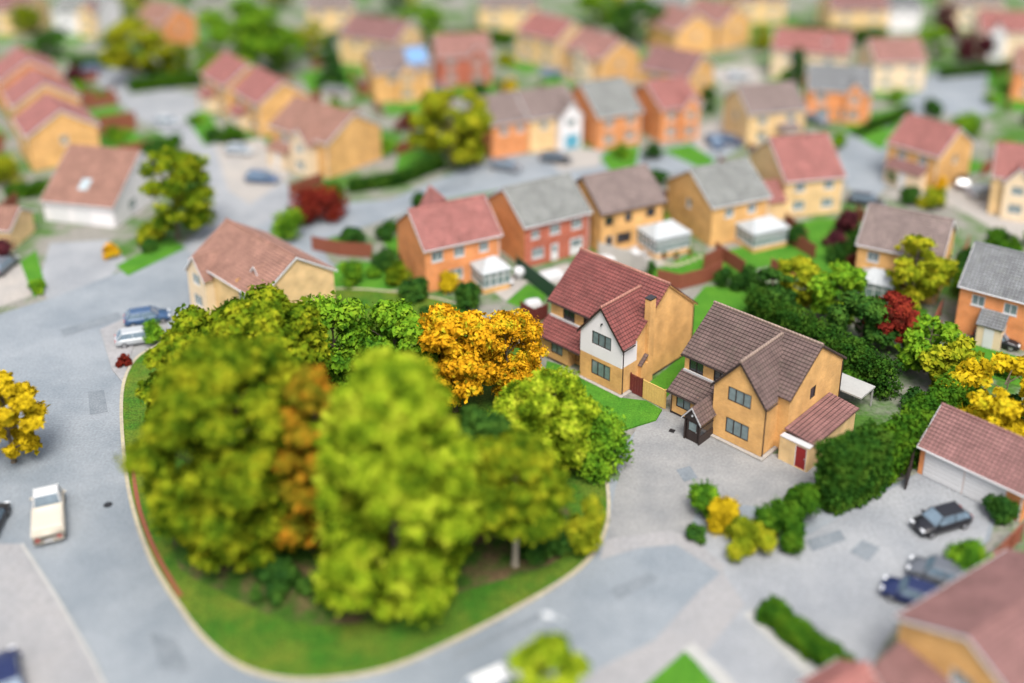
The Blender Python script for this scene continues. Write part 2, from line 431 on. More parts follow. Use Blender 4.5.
island = smooth_line([(124, 455), (132, 505), (150, 558), (176, 602), (205, 640), (240, 667), (285, 680), (340, 679), (395, 667), (455, 641), (520, 607), (572, 575), (596, 550), (608, 520), (606, 478), (592, 438), (556, 398), (536, 360), (500, 330), (440, 300), (320, 290), (215, 316), (160, 345), (134, 362), (122, 395)], 5, True)
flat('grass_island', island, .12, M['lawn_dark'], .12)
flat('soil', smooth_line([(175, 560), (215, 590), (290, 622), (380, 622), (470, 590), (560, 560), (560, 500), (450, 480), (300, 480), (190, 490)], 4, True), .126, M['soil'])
strip('kerb', island, .28, 0, .15, M['kerb'], True)
strip('brick_edging', smooth_line([(133, 470), (140, 512), (157, 556), (181, 598)], 6), .3, 0, .17, M['fence_brown'])
strip('kerb', [(22, 545), (58, 600), (92, 660), (130, 740)], .2, 0, .13, M['concrete'])
flat('lawn', [(547, 362), (560, 366), (569, 376), (580, 378), (621, 399), (646, 402), (662, 411), (656, 421), (624, 431), (588, 428), (560, 404), (543, 384)], .15, M['lawn'], .15)
flat('path', [(563, 371), (577, 376), (556, 391), (540, 400), (530, 392)], .17, M['paving'], .05)
flat('lawn', [(648, 384), (682, 356), (688, 306), (705, 286), (770, 286), (786, 302), (744, 330), (712, 330), (692, 360), (676, 388), (664, 400), (650, 392)], .02, M['lawn'])
flat('lawn', [(652, 262), (664, 268), (692, 252), (740, 262), (748, 276), (700, 284), (664, 282), (645, 275)], .02, M['lawn'])
flat('patio', [(606, 252), (640, 242), (663, 256), (664, 266), (640, 270)], .03, M['paving'])
flat('patio', [(484, 284), (502, 270), (528, 282), (506, 302)], .03, M['paving'])
flat('patio', [(530, 276), (566, 264), (582, 268), (556, 284)], .03, M['paving'])
flat('lawn', [(505, 302), (528, 284), (548, 294), (534, 312)], .02, M['lawn'])
for q in ([(770, 262), (800, 226), (860, 218), (862, 250), (840, 272), (800, 280)], [(395, 168), (400, 150), (440, 148), (446, 168), (400, 184)], [(600, 158), (612, 148), (640, 146), (636, 166), (614, 176)],
          [(660, 150), (690, 144), (716, 160), (704, 170)], [(840, 128), (866, 116), (908, 104), (900, 122), (856, 138)], [(846, 130), (890, 128), (905, 112), (928, 120), (880, 150)],
          [(116, 266), (170, 238), (186, 248), (128, 276)], [(20, 262), (36, 250), (46, 288), (34, 298)], [(640, 690), (686, 650), (720, 690), (690, 720)], [(984, 66), (1030, 60), (1040, 110), (1000, 112)],
          [(186, 118), (206, 108), (226, 140), (205, 146)], [(100, 120), (128, 110), (140, 150), (118, 160)], [(310, 290), (340, 262), (400, 262), (410, 286), (350, 300)], [(850, 84), (918, 82), (920, 92), (868, 98)],
          [(128, 380), (150, 348), (178, 345), (150, 380)], [(770, 72), (800, 66), (800, 84), (776, 84)], [(300, 72), (350, 66), (360, 92), (310, 96)]):
    flat('lawn', q, .028, M['lawn'])

# ------------------------------------------------------------------ building kit (house-local metres)
HOUSES = []
def side_frame(a, b):
    d = np.array(b, float) - np.array(a, float); L = np.linalg.norm(d); d /= L
    return np.array(a, float), d, np.array([d[1], -d[0]]), L

def wall_side(mb, a, b, z0, z1, openings=(), gable=None, mi=0, depth=.11, split=None):
    """a wall seen from its right-hand side with cut openings (s0,z0,s1,z1); gable=(s,z) adds a peak; split=(z,mi2) changes material above z"""
    openings = [q[:4] for q in openings]
    o, d, n, L = side_frame(a, b)
    def p(s, z, t=0): return (o[0] + d[0] * s - n[0] * t, o[1] + d[1] * s - n[1] * t, z)
    def top(x):
        if not gable: return z1
        return z1 + (gable[1] - z1) * (x / gable[0] if x <= gable[0] else (L - x) / (L - gable[0]))
    xs = sorted({0, L, *[q[0] for q in openings], *[q[2] for q in openings], *([gable[0]] if gable else [])})
    for i in range(len(xs) - 1):
        xa, xb = xs[i], xs[i + 1]; cx = (xa + xb) / 2
        here = [q for q in openings if q[0] < cx < q[2]]
        zs = sorted({z0, *[q[1] for q in here], *[q[3] for q in here], *([split[0]] if split else [])})
        for j in range(len(zs)):
            za = zs[j]; ta, tb = (zs[j + 1],) * 2 if j < len(zs) - 1 else (top(xa), top(xb))
            cz = (za + max(ta, tb)) / 2
            if any(q[1] < (za + min(ta, tb)) / 2 < q[3] for q in here): continue
            k = split[1] if split and cz > split[0] else mi
            q = [(xa, za), (xb, za), (xb, tb), (xa, ta)]
            mb.face([p(*c) for c in q], k, q)
    for s0, q0, s1, q1 in openings:
        k = split[1] if split and (q0 + q1) / 2 > split[0] else mi
        for e in (((s0, q0), (s1, q0)), ((s1, q0), (s1, q1)), ((s1, q1), (s0, q1)), ((s0, q1), (s0, q0))):
            mb.face([p(*e[0]), p(*e[0], depth), p(*e[1], depth), p(*e[1])], k)

def slope(mb, r0, r1, e0, e1, thick=.12, mi=0, step=.045, row=.345):
    """a tiled pitch from ridge r0-r1 down to eave e0-e1, laid in overlapping courses"""
    r0, r1, e0, e1 = [np.array(q, float) for q in (r0, r1, e0, e1)]
    nrm = np.cross(r1 - r0, e0 - r0); nrm /= np.linalg.norm(nrm)
    if nrm[2] < 0: nrm = -nrm
    u = (r1 - r0) / (np.linalg.norm(r1 - r0) + 1e-9)
    if np.linalg.norm(r1 - r0) < .05: u = (e1 - e0) / np.linalg.norm(e1 - e0)
    H = max(np.linalg.norm((e0 - r0) - u * np.dot(e0 - r0, u)), .1)
    n = max(2, int(round(H / row)))
    def uv(p): q = p - r0; return (float(np.dot(q, u)), -float(np.linalg.norm(q - u * np.dot(q, u))))
    prev = None
    for i in range(n):
        t0, t1 = i / n, (i + 1) / n
        a0, a1 = r0 + (e0 - r0) * t0, r1 + (e1 - r1) * t0
        b0, b1 = r0 + (e0 - r0) * t1 + nrm * step, r1 + (e1 - r1) * t1 + nrm * step
        fl = [a0, b0, b1, a1]
        uvs = [(float(np.dot(q - r0, u)), -H * t + (.01 if t == t0 else -.004)) for q, t in ((a0, t0), (b0, t1), (b1, t1), (a1, t0))]
        if np.dot(np.cross(fl[1] - fl[0], fl[2] - fl[1]), nrm) < 0: fl = fl[::-1]; uvs = uvs[::-1]
        mb.face(fl, mi, uvs)
        c0, c1 = r0 + (e0 - r0) * t1, r1 + (e1 - r1) * t1
        mb.face([b0, c0, c1, b1], mi, [(0, -H * t1)] * 4)
    lo = [q - nrm * thick for q in (r0, r1, e1, e0)]
    mb.face(lo, mi)
    for a, b, c, d in ((r0, e0, lo[3], lo[0]), (e0, e1, lo[2], lo[3]), (e1, r1, lo[1], lo[2]), (r1, r0, lo[0], lo[1])):
        mb.face([a, b, c, d], mi)

def window(parent, a, b, q, frame, pane, nx=2, ny=1, name='window', rec=.05, sill=None, t=.07):
    """frame in an opening q of wall a-b, its pane a sub-part; q in wall metres"""
    o, d, n, L = side_frame(a, b); s0, z0, s1, z1 = q
    mb = MB()
    for x0, x1, y0, y1 in ((s0, s1, z0, z0 + t), (s0, s1, z1 - t, z1), (s0, s0 + t, z0 + t, z1 - t), (s1 - t, s1, z0 + t, z1 - t)):
        mb.obox(o, d, n, x0, x1, -.11, -rec + .02, y0, y1)
    for i in range(1, nx):
        c = s0 + (s1 - s0) * i / nx
        mb.obox(o, d, n, c - t / 2, c + t / 2, -.105, -rec + .016, z0 + t, z1 - t)
    for i in range(1, ny):
        c = z0 + (z1 - z0) * i / ny
        mb.obox(o, d, n, s0 + t, s1 - t, -.10, -rec + .012, c - t / 2, c + t / 2)
    if sill: mb.obox(o, d, n, s0 - .06, s1 + .06, -.05, .06, z0 - .07, z0)
    w = mb.build(name, frame, parent)
    pm = MB(); pm.obox(o, d, n, s0 + t * .5, s1 - t * .5, -.10, -.085, z0 + t * .5, z1 - t * .5)
    pm.build('pane', pane, w)
    return w

def door(parent, a, b, q, leaf, frame, glazed=None):
    o, d, n, L = side_frame(a, b); s0, z0, s1, z1 = q
    mb = MB(); t = .06
    mb.obox(o, d, n, s0, s0 + t, -.11, -.02, z0, z1, 1).obox(o, d, n, s1 - t, s1, -.11, -.02, z0, z1, 1).obox(o, d, n, s0 + t, s1 - t, -.11, -.02, z1 - t, z1, 1)
    mb.obox(o, d, n, s0 + t, s1 - t, -.10, -.055, z0, z1 - t)
    for k in (.12, .55):
        h = z1 - z0
        mb.obox(o, d, n, s0 + .2, s1 - .2, -.06, -.04, z0 + k * h, z0 + (k + .28) * h) if not (glazed and k > .3) else None
    o_ = mb.build('door', [leaf, frame], parent)
    if glazed: MB().obox(o, d, n, s0 + .2, s1 - .2, -.06, -.045, z0 + .5 * (z1 - z0), z1 - .25).build('pane', glazed, o_)
    MB().obox(o, d, n, s1 - .2, s1 - .12, -.06, -.01, z0 + .95, z0 + 1.05).build('handle', M['alloy'], o_)
    return o_

def barge(parent, p, q, mat, depth=.2, th=.05, out=(0, 0, 0)):
    """board under a verge from p to q"""
    p, q, out = np.array(p, float), np.array(q, float), np.array(out, float)
    dz = np.array([0, 0, depth]); mb = MB()
    a = [p - dz, q - dz, q, p]; b = [x + out * th for x in a]
    mb.face(a); mb.face(b[::-1])
    for i in range(4): mb.face([a[(i + 1) % 4], a[i], b[i], b[(i + 1) % 4]])
    return mb.build('bargeboard', mat, parent)

def conservatory(parent, x0, y0, x1, y1, h=2.3, rise=1.1, base=.6, bmat=None, n=5, lean=False, name='conservatory'):
    """glazed room in house-local metres: plinth, framed panes on three sides, milky roof; lean=True slopes from y1 down to y0"""
    bm = bmat or M['buff']
    pl = MB(); pl.box(x0, y0, 0, x1, y1, base); o = pl.build(name, bm, parent)
    fr, gl = MB(), MB()
    for (a, b) in (((x0, y0), (x1, y0)), ((x1, y0), (x1, y1)), ((x1, y1), (x0, y1)), ((x0, y1), (x0, y0))):
        oo, d, nn, L = side_frame(a, b); k = max(2, int(L / .75))
        for i in range(k + 1):
            s = L * i / k
            fr.obox(oo, d, nn, max(0, s - .05), min(L, s + .05), -.08, 0, base, h)
        fr.obox(oo, d, nn, 0, L, -.09, .012, h - .12, h); fr.obox(oo, d, nn, 0, L, -.09, .010, base, base + .1)
        fr.obox(oo, d, nn, 0, L, -.085, .006, h - .62, h - .54)
        gl.obox(oo, d, nn, .05, L - .05, -.06, -.045, base, h)
    fr.build('frame', M['upvc'], o); gl.build('pane', M['glass'], o)
    r = MB(); cx0, cx1, cy0, cy1 = x0 - .15, x1 + .15, y0 - .15, y1 + .15
    if lean:
        r.face([(cx0, cy0, h), (cx1, cy0, h), (cx1, y1, h + rise), (cx0, y1, h + rise)])
        r.face([(cx0, cy0, h), (cx0, y1, h + rise), (cx0, y1, h)]); r.face([(cx1, cy0, h), (cx1, y1, h), (cx1, y1, h + rise)])
        for i in range(6):
            x = cx0 + (cx1 - cx0) * i / 5
            r.tube([(x, cy0, h + .03), (x, y1, h + rise + .03)], .035, 5, 1)
    else:
        my = (y0 + y1) / 2; in_ = min((x1 - x0) * .35, 1.2)
        p = [(cx0, cy0, h), (cx1, cy0, h), (cx1, cy1, h), (cx0, cy1, h), (x0 + in_, my, h + rise), (x1 - in_, my, h + rise)]
        for q in ((0, 1, 5, 4), (1, 2, 5), (2, 3, 4, 5), (3, 0, 4)): r.face([p[i] for i in q])
        for i in range(7):
            x = cx0 + (cx1 - cx0) * i / 6; xr = x0 + in_ + (x1 - x0 - 2 * in_) * i / 6
            r.tube([(x, cy0, h + .03), (xr, my, h + rise + .03), (x, cy1, h + .03)], .035, 5, 1)
        r.tube([(x0 + in_, my, h + rise + .05), (x1 - in_, my, h + rise + .05)], .07, 6, 1)
    r.build('roof', [M['poly_roof'], M['plastic_white']], o)
    return o

def gable_house(label, px, py, ang, L, hw, wall, tiles, zr=8.0, ze=5.0, end='A', wins=None, name='house', cat='house', trim='upvc', frame='upvc', pane='glass',
                chimney=None, doors=(), skylights=(), group=None, split=None, extra=None, endmat=None):
    """two-storey house under a gable roof, placed by one ridge end; local x runs along the ridge"""
    a = R(ang); p = at(px, py, zr)
    ox, oy = p[0], p[1]
    if end == 'B': ox -= math.cos(a) * L; oy -= math.sin(a) * L
    root = thing(name, label, cat, (ox, oy, 0), a, group)
    HOUSES.append((ox, oy, a, L, hw))
    W = hw - .32; x0, x1 = .16, L - .16; k = (zr - ze) / hw
    zt = zr - k * W - .13
    wins = wins or {}
    S = {'F': ((x0, -W), (x1, -W)), 'R': ((x1, -W), (x1, W)), 'B': ((x1, W), (x0, W)), 'L': ((x0, W), (x0, -W))}
    wm = MB(); ws = []
    for s, (p0, p1) in S.items():
        ll = x1 - x0 if s in 'FB' else 2 * W
        op = []
        for q in wins.get(s, ()):
            c, z0, w, h = q[:4]; c = c * ll
            r = (max(.25, c - w / 2), z0, min(ll - .25, c + w / 2), min(z0 + h, zt - .08)); op.append(r); ws.append((p0, p1, r, q[4] if len(q) > 4 else max(1, int(round(w / .65)))))
        dd = []
        for q in doors:
            if q[0] == s:
                c = q[1] * ll; r = (c - q[2] / 2, .06, c + q[2] / 2, q[3]); op.append(r); dd.append((p0, p1, r, q))
        wall_side(wm, p0, p1, 0, zt, op, (W, zr - .16) if s in 'LR' else None, 1 if (endmat and s in 'LR') else 0, split=split)
        for p0_, p1_, r, q in dd: door(root, p0_, p1_, r, M[q[4]], M['upvc'], M['glass'] if len(q) > 5 else None)
    mats = [M[wall], M[endmat]] if endmat else ([M[wall], M[split[2]]] if split else M[wall])
    if split: pass
    wm.build('wall', mats, root)
    for p0, p1, r, nx in ws: window(root, p0, p1, r, M[frame], M[pane], nx, 1, sill=True)
    rf = MB()
    slope(rf, (0, 0, zr), (L, 0, zr), (0, -hw, ze), (L, -hw, ze)); slope(rf, (0, 0, zr), (L, 0, zr), (0, hw, ze), (L, hw, ze))
    ro = rf.build('roof', M[tiles], root)
    MB().tube([(-.02, 0, zr + .03), (L + .02, 0, zr + .03)], .13, 8).build('ridge_tiles', M[tiles], ro)
    if chimney:
        cx, cy = chimney; cm = MB()
        cm.box(cx - .35, cy - .3, ze, cx + .35, cy + .3, zr + 1.0).box(cx - .41, cy - .36, zr + .85, cx + .41, cy + .36, zr + .97)
        cm.lathe((cx, cy, zr + 1.0), [(.14, 0), (.12, .35)], 10, 1)
        cm.build('chimney', [M[wall], M['terracotta']], ro)
    for cx, cy, w in skylights:
        zz = zr - k * abs(cy); sg = 1 if cy > 0 else -1; mb = MB(); hh = w * .5
        mb.face([(cx - hh, cy - hh, zr - k * abs(cy - hh) + .1), (cx + hh, cy - hh, zr - k * abs(cy - hh) + .1), (cx + hh, cy + hh, zr - k * abs(cy + hh) + .1), (cx - hh, cy + hh, zr - k * abs(cy + hh) + .1)])
        mb.box(cx - hh, cy - hh - .05, zz - hh * k - .1, cx + hh, cy - hh, zr - k * abs(cy - hh) + .1)
        mb.build('skylight', M['glass_pale'], ro)
    for sx, ex in ((-.02, -1), (L + .02, 1)):
        for sy in (-1, 1):
            barge(root, (sx, 0, zr - .03), (sx, sy * hw, ze - .03), M[trim], .2, .045, (ex, 0, 0))
    for sy in (-1, 1):
        MB().tube([(.0, sy * (hw + .06), ze - .05), (L, sy * (hw + .06), ze - .05)], .06, 6).build('gutter', M[trim], root)
    MB().tube([(x1 - .15, -W - .06, .05), (x1 - .15, -W - .06, ze - .35), (x1 - .15, -hw - .05, ze - .1)], .045, 6).build('downpipe', M[trim], root)
    if extra: extra(root, x0, x1, W)
    return root

def estate_house(label, F0, ang, tiles, white, xr, XL, ZR, porch=None):
    """the detached house type in focus: main range, steep front wing, lean-to roof over the front bay. Local x along the front, y into the plot, origin at the wing's front corner"""
    a = R(ang)
    root = thing('detached_house', label, 'house', (F0[0], F0[1], 0), a)
    WL, Y0, Y1 = -4.75, 2.1, 10.7
    YR, ZE, YE = 6.4, 5.05, 1.8
    k = (ZR - ZE) / (YR - YE)
    zt = ZR - k * (YR - Y0) - .13
    wm, ws, dd = MB(), [], []
    def side(p0, p1, z1, op=(), gable=None, split=None, z0=0, mi=0):
        wall_side(wm, p0, p1, z0, z1, op, gable, mi, split=split)
        for q in op:
            if len(q) > 4: ws.append((p0, p1, q))
    side((XL, Y0), (WL, Y0), zt, [(WL - XL - 3.95, 3.6, WL - XL - 2.5, 4.7, 2), (WL - XL - 1.45, 3.6, WL - XL - .2, 4.7, 2)])
    side((xr, Y0), (xr, Y1), zt, [] if white else [(3.3, 3.4, 4.2, 4.5, 1)], ((Y1 - Y0) / 2, ZR - .16))
    side((xr, Y1), (XL, Y1), zt, [(1.2, 3.4, 2.6, 4.6, 2), (5.5, 3.4, 7.0, 4.6, 2), (1.0, .9, 3.0, 2.2, 3), (6, .3, 8, 2.2, 2)])
    side((XL, Y1), (XL, Y0), zt, [], ((Y1 - Y0) / 2, ZR - .16))
    sp = (2.78, 1) if white else None
    wz = 4.9
    side((WL, 0), (0, 0), wz, [(1.32, 4.0, 3.5, 5.3, 3), (1.32, .95, 3.5, 2.4, 3)], (2.375, 8.0 - .16), sp)
    side((0, 0), (0, Y0), wz, [], None, sp)
    side((WL, Y0), (WL, 0), wz, [], None, sp)
    if xr > .1: side((0, Y0), (xr, Y0), zt)
    LY = .35
    side((XL, LY), (-6.5, LY), 2.25, [(max(.3, -8.6 - XL), .85, max(.3, -8.6 - XL) + 1.45, 2.05, 2)])
    side((-6.5, LY), (-6.5, 1.4), 2.6)
    side((-6.5, 1.4), (WL, 1.4), 2.7, [])
    side((XL, Y0), (XL, LY), 2.25)
    wm.build('wall', [M['buff'], M['white']], root)
    for p0, p1, q in ws: window(root, p0, p1, q[:4], M['brown'], M['glass_dark' if p0[1] == Y0 else 'glass'], q[4], sill=False)
    door(root, (-6.5, 1.398), (WL, 1.398), (.5, .05, 1.45, 2.1), M['door_dark'], M['brown'], M['glass'])
    window(root, (-6.5, 1.36), (WL, 1.36), (.1, .4, .45, 2.1), M['brown'], M['glass_dark'], 1)
    # main roof, its gable boards, the wing's steep roof and the lean-to
    rf = MB(); xa, xb = XL - .2, xr + .16
    slope(rf, (xa, YR, ZR), (xb, YR, ZR), (xa, YE, ZE), (xb, YE, ZE), step=.055)
    slope(rf, (xa, YR, ZR), (xb, YR, ZR), (xa, 11.0, ZE), (xb, 11.0, ZE), step=.055)
    ro = rf.build('roof', M[tiles], root)
    MB().tube([(xa - .02, YR, ZR + .04), (xb + .02, YR, ZR + .04)], .14, 8).build('ridge_tiles', M[tiles + '_ridge'], ro)
    wx, wr, we = -2.375, 8.0, 4.78
    wk = (wr - we) / 2.65
    yb = YR - (ZR - wr) / k + .25
    def my(z): return YR - (ZR - z) / k + .12
    wf = MB()
    slope(wf, (wx, -.22, wr), (wx, yb, wr), (wx + 2.65, -.22, we), (wx + 2.65, my(we) - .1, we), step=.055)
    slope(wf, (wx, -.22, wr), (wx, yb, wr), (wx - 2.65, -.22, we), (wx - 2.65, my(we) - .1, we), step=.055)
    wo = wf.build('wing_roof', M[tiles], root)
    MB().tube([(wx, -.24, wr + .04), (wx, yb - .3, wr + .04)], .13, 8).build('ridge_tiles', M[tiles + '_ridge'], wo)
    lf = MB()
    slope(lf, (xa, Y0 + .02, 3.5), (WL + .0, Y0 + .02, 3.5), (xa, -.05, 2.28), (WL + .0, -.05, 2.28), step=.055)
    lo = lf.build('lean_to_roof', M[tiles], root)
    MB().box(XL, Y0 - .16, 3.30, WL - .004, Y0 - .004, 3.62).build('flashing', M['grey_trim'], lo)
    bt = M['brown']
    for sy, ye in ((1, 11.0), (-1, YE)):
        barge(root, (xb - .05, YR, ZR - .05), (xb - .05, ye, ZE - .05), M['buff'] if white else bt, .16, .05, (1, 0, 0))
        barge(root, (xa + .05, YR, ZR - .05), (xa + .05, ye, ZE - .05), bt, .2, .05, (-1, 0, 0))
    for s in (-1, 1): barge(root, (wx, -.18, wr - .02), (wx + s * 2.65, -.18, we - .02), bt, .24, .05, (0, -1, 0))
    for p, q in (((xa, YE - .07, ZE - .06), (WL - .3, YE - .07, ZE - .06)), ((xa, 11.07, ZE - .06), (xb, 11.07, ZE - .06)), ((xa, -.13, 2.22), (WL - .02, -.13, 2.22)), ((.36, -.2, we - .06), (.36, my(we) - .2, we - .06))):
        MB().tube([p, q], .06, 6).build('gutter', bt, root)
    for x, y, z in ((.07, .12, we - .1), (xr + .07, 10.58, ZE - .15), (XL + .12, LY - .07, 2.2)):
        MB().tube([(x, y, .05), (x, y, z)], .045, 6).build('downpipe', bt, root)
    # chimney breast on the gable wall, its tiled shoulder and dark capped top
    if white:
        cb = MB()
        cb.box(xr + .003, 3.3, 0, xr + .36, 4.1, 8.35); cb.box(xr - .22, 3.3, 5.0, xr + .002, 4.1, 8.35)
        cb.prism([(xr + .002, 0), (xr + .355, 0), (xr + .355, 2.2), (xr + .002, 2.2)], 2.4, 3.3)
        br = cb.build('chimney_breast', M['buff'], root)
        MB().box(xr - .27, 3.25, 8.35, xr + .41, 4.15, 8.45).build('cap', M['door_dark'], br)
        sh = MB(); slope(sh, (xr + .42, 3.3, 3.0), (xr + .004, 3.3, 3.0), (xr + .42, 2.3, 2.15), (xr + .004, 2.3, 2.15), .08, 0, .03)
        sh.build('shoulder_tiles', M['tile_brown'], br)
    # brown plinth line
    pl = MB()
    for p0, p1 in (((WL, 0), (0, 0)), ((0, 0), (0, Y0)), ((xr, Y0), (xr, Y1)), ((XL, LY), (-6.5, LY))):
        o, d, n, L = side_frame(p0, p1); pl.obox(o, d, n, 0, L, 0, .015, .0, .2)
    pl.build('plinth', M['brown'], root)
    ed = MB()
    for p0, p1 in (((WL - .5, 0), (.35, 0)), ((0, -.001), (0, Y0))):
        o, d, n, L = side_frame(p0, p1); ed.obox(o, d, n, 0, L, .02, .35, .0, .19)
    ed.build('edging', M['paving'], root)
    if white: MB().tube([(-2.3, -.02, 6.35), (-2.3, -.2, 6.35), (-2.3, -.22, 6.22)], .07, 6).build('wall_lamp', M['black'], root)
    if porch: porch(root)
    return root

def para(mb, p, q, t):
    return mb

tile('tile_red_ridge', (.33, .15, .115)); tile('tile_brown_ridge', (.26, .19, .155))
H1 = estate_house('detached buff brick house with white upper gable and red tiled roof, in sharp focus', at(620.5, 396.5), -44, 'tile_red', True, 0.0, -10.2, 8.75)

def h2_porch(root):
    x0, x1, y0, y1 = -6.1, -4.55, -2.0, .33
    xm = (x0 + x1) / 2
    p = MB(); p.box(x0, y0 + .1, 0, x0 + .12, y1, .8).box(x1 - .12, y0 + .1, 0, x1, y1, .8)
    for x in (x0, x1 - .12): p.box(x, y0, 0, x + .12, y0 + .12, 2.2).box(x, y1 - .12, .8, x + .12, y1, 2.2)
    p.box(x0 + .12, y0, 2.05, x1 - .12, y0 + .1, 2.2)
    p.face([(x0, y0 + .002, 2.2), (x1, y0 + .002, 2.2), (xm, y0 + .002, 3.25)])
    for z in (1.45, 2.1):
        p.box(x0 + .02, y0 + .12, z, x0 + .1, y1, z + .09).box(x1 - .1, y0 + .12, z, x1 - .02, y1, z + .09)
    po = p.build('porch', M['brown'], root)
    g_ = MB(); g_.box(x0 + .05, y0 + .12, .8, x0 + .07, y1 - .12, 2.1).box(x1 - .07, y0 + .12, .8, x1 - .05, y1 - .12, 2.1); g_.build('pane', M['glass_dark'], po)
    r = MB(); zr, ze = 3.4, 2.1
    slope(r, (xm, y0 - .2, zr), (xm, y1 + .5, zr), (x0 - .2, y0 - .2, ze), (x0 - .2, y1 + .5, ze), .09)
    slope(r, (xm, y0 - .2, zr), (xm, y1 + .5, zr), (x1 + .2, y0 - .2, ze), (x1 + .2, y1 + .5, ze), .09)
    r.build('porch_roof', M['tile_brown'], root)
    for s in (-1, 1): barge(root, (xm, y0 - .18, zr), (xm + s * (x1 - x0 + .4) / 2, y0 - .18, ze), M['grey_trim'], .16, .05, (0, -1, 0))
    door(root, (x0 + .12, y0 + .05), (x1 - .12, y0 + .05), (.1, .04, 1.2, 2.03), M['brown'], M['brown'], M['glass'])
    MB().lathe((xm, y0 - .06, 2.45), [(.05, 0), (.09, .06), (.09, .12), (.04, .17)], 8).build('porch_lamp', M['plastic_white'], root)
    # garage range and flat canopy on the gable side
    gm = MB(); wall_side(gm, (1.02, 1.0), (3.6, 1.0), 0, 2.2, [(1.4, .05, 2.4, 2.05)]); wall_side(gm, (3.6, 1.0), (3.6, 8.6), 0, 2.2); wall_side(gm, (3.6, 8.6), (1.02, 8.6), 0, 2.2); wall_side(gm, (1.02, 2.0), (1.02, 1.0), 0, 2.2)
    gm.build('side_wall', M['buff_pale'], root)
    sr = MB(); slope(sr, (1.02, 1.6, 2.62), (1.02, 8.8, 2.62), (3.8, 1.6, 2.28), (3.8, 8.8, 2.28)); sr.build('side_roof', M['tile_mauve'], root)
    gm2 = MB(); gm2.box(1.03, .95, 2.2, 3.65, 1.58, 2.26); gm2.build('flat_roof', M['grey_trim'], root); door(root, (1.02, 1.0), (3.6, 1.0), (1.4, .05, 2.4, 2.05), M['door_red'], M['upvc'])
    cm = MB(); cm.box(-.6, 10.75, 1.85, 3.0, 13.3, 2.0)
    for x in (-.4, 1.2, 2.8): cm.box(x, 13.1, 0, x + .12, 13.22, 1.85)
    cm.build('canopy', M['concrete'], root)
c44, s44 = math.cos(R(-44)), math.sin(R(-44))
f2 = at(761.5, 476.5); F2 = (f2[0] + c44 * -1.3 - s44 * 1.9, f2[1] + s44 * -1.3 + c44 * 1.9)
H2 = estate_house('detached buff house with brown tiled roof and dark gabled porch', F2, -44, 'tile_brown', False, 1.0, -9.15, 8.2, h2_porch)

# ------------------------------------------------------------------ the other houses of the estate
W4 = [(.25, 3.3, 1.3, 1.15), (.75, 3.3, 1.3, 1.15), (.25, .9, 1.6, 1.2), (.75, .9, 1.6, 1.2)]
W3 = [(.2, 3.3, 1.1, 1.15), (.5, 3.3, .9, 1.15), (.8, 3.3, 1.1, 1.15), (.22, .9, 1.6, 1.2)]
G1 = [(.5, 3.2, .9, 1.1)]
BK = [(.3, 3.3, 1.2, 1.1), (.7, 3.3, 1.2, 1.1)]

def ex_porch(x, w, tiles, side='F', d=1.6, h=2.3):
    """tiled lean-to porch on a long side"""
    def f(root, x0, x1, W):
        sg = -1 if side == 'F' else 1
        mb = MB(); ya, yb = sg * W, sg * (W + d)
        mb.box(x - w / 2, min(ya, yb), 0, x + w / 2, max(ya, yb), h)
        mb.build('porch', M['cream'], root)
        r = MB(); slope(r, (x - w / 2 - .15, ya, h + 1.0), (x + w / 2 + .15, ya, h + 1.0), (x - w / 2 - .15, yb + sg * .2, h), (x + w / 2 + .15, yb + sg * .2, h)); r.build('porch_roof', M[tiles], root)
        o_ = MB(); o_.box(x - .45, yb + sg * .03 - .02, .05, x + .45, yb + sg * .03 + .02, 2.05); o_.build('door', M['upvc'], root)
    return f

def ex_wing(xc, w, d, zr, ze, wall, tiles, wins=((.5, 3.2, 1.4, 1.2, 2), (.5, .8, 1.6, 1.3, 2)), zroof=8.0, kk=.75, split=None, dormer=0, garage=False):
    """projecting front gable on the F side"""
    def f(root, x0, x1, W):
        y0 = -W - d; wm = MB(); p0, p1 = (xc - w / 2, y0), (xc + w / 2, y0)
        op = [(w * c[0] - c[2] / 2, c[1], w * c[0] + c[2] / 2, c[1] + c[3], c[4]) for c in wins]
        wall_side(wm, p0, p1, dormer, ze, op, (w / 2, zr - .15), split=split)
        wall_side(wm, p1, (xc + w / 2, -W), dormer, ze, split=split); wall_side(wm, (xc - w / 2, -W), p0, dormer, ze, split=split)
        if dormer: wm.box(xc - w / 2, y0, dormer - .1, xc + w / 2, -W, dormer)
        wm.build('wing_wall', [M[wall], M[split[2]]] if split else M[wall], root)
        for q in op: window(root, p0, p1, q[:4], M['upvc'], M['glass'], q[4])
        if garage:
            gm = MB(); gm.box(xc - w / 2 + .4, y0 - .03, .05, xc + w / 2 - .4, y0 + .02, 2.2)
            for i in range(4): gm.box(xc - w / 2 + .45, y0 - .045, .15 + i * .5, xc + w / 2 - .45, y0 - .03, .55 + i * .5)
            gm.build('garage_door', M['upvc'], root)
        yb = -(zroof - zr) / kk + .1
        ye = min(yb, -(zroof - ze) / kk + .3)
        r = MB()
        for s in (-1, 1): slope(r, (xc, y0 - .2, zr), (xc, yb, zr), (xc + s * (w / 2 + .25), y0 - .2, ze - .2), (xc + s * (w / 2 + .25), max(ye, y0 + .3), ze - .2))
        r.build('wing_roof', M[tiles], root)
        for s in (-1, 1): barge(root, (xc, y0 - .18, zr), (xc + s * (w / 2 + .25), y0 - .18, ze - .2), M['upvc'], .2, .05, (0, -1, 0))
    return f

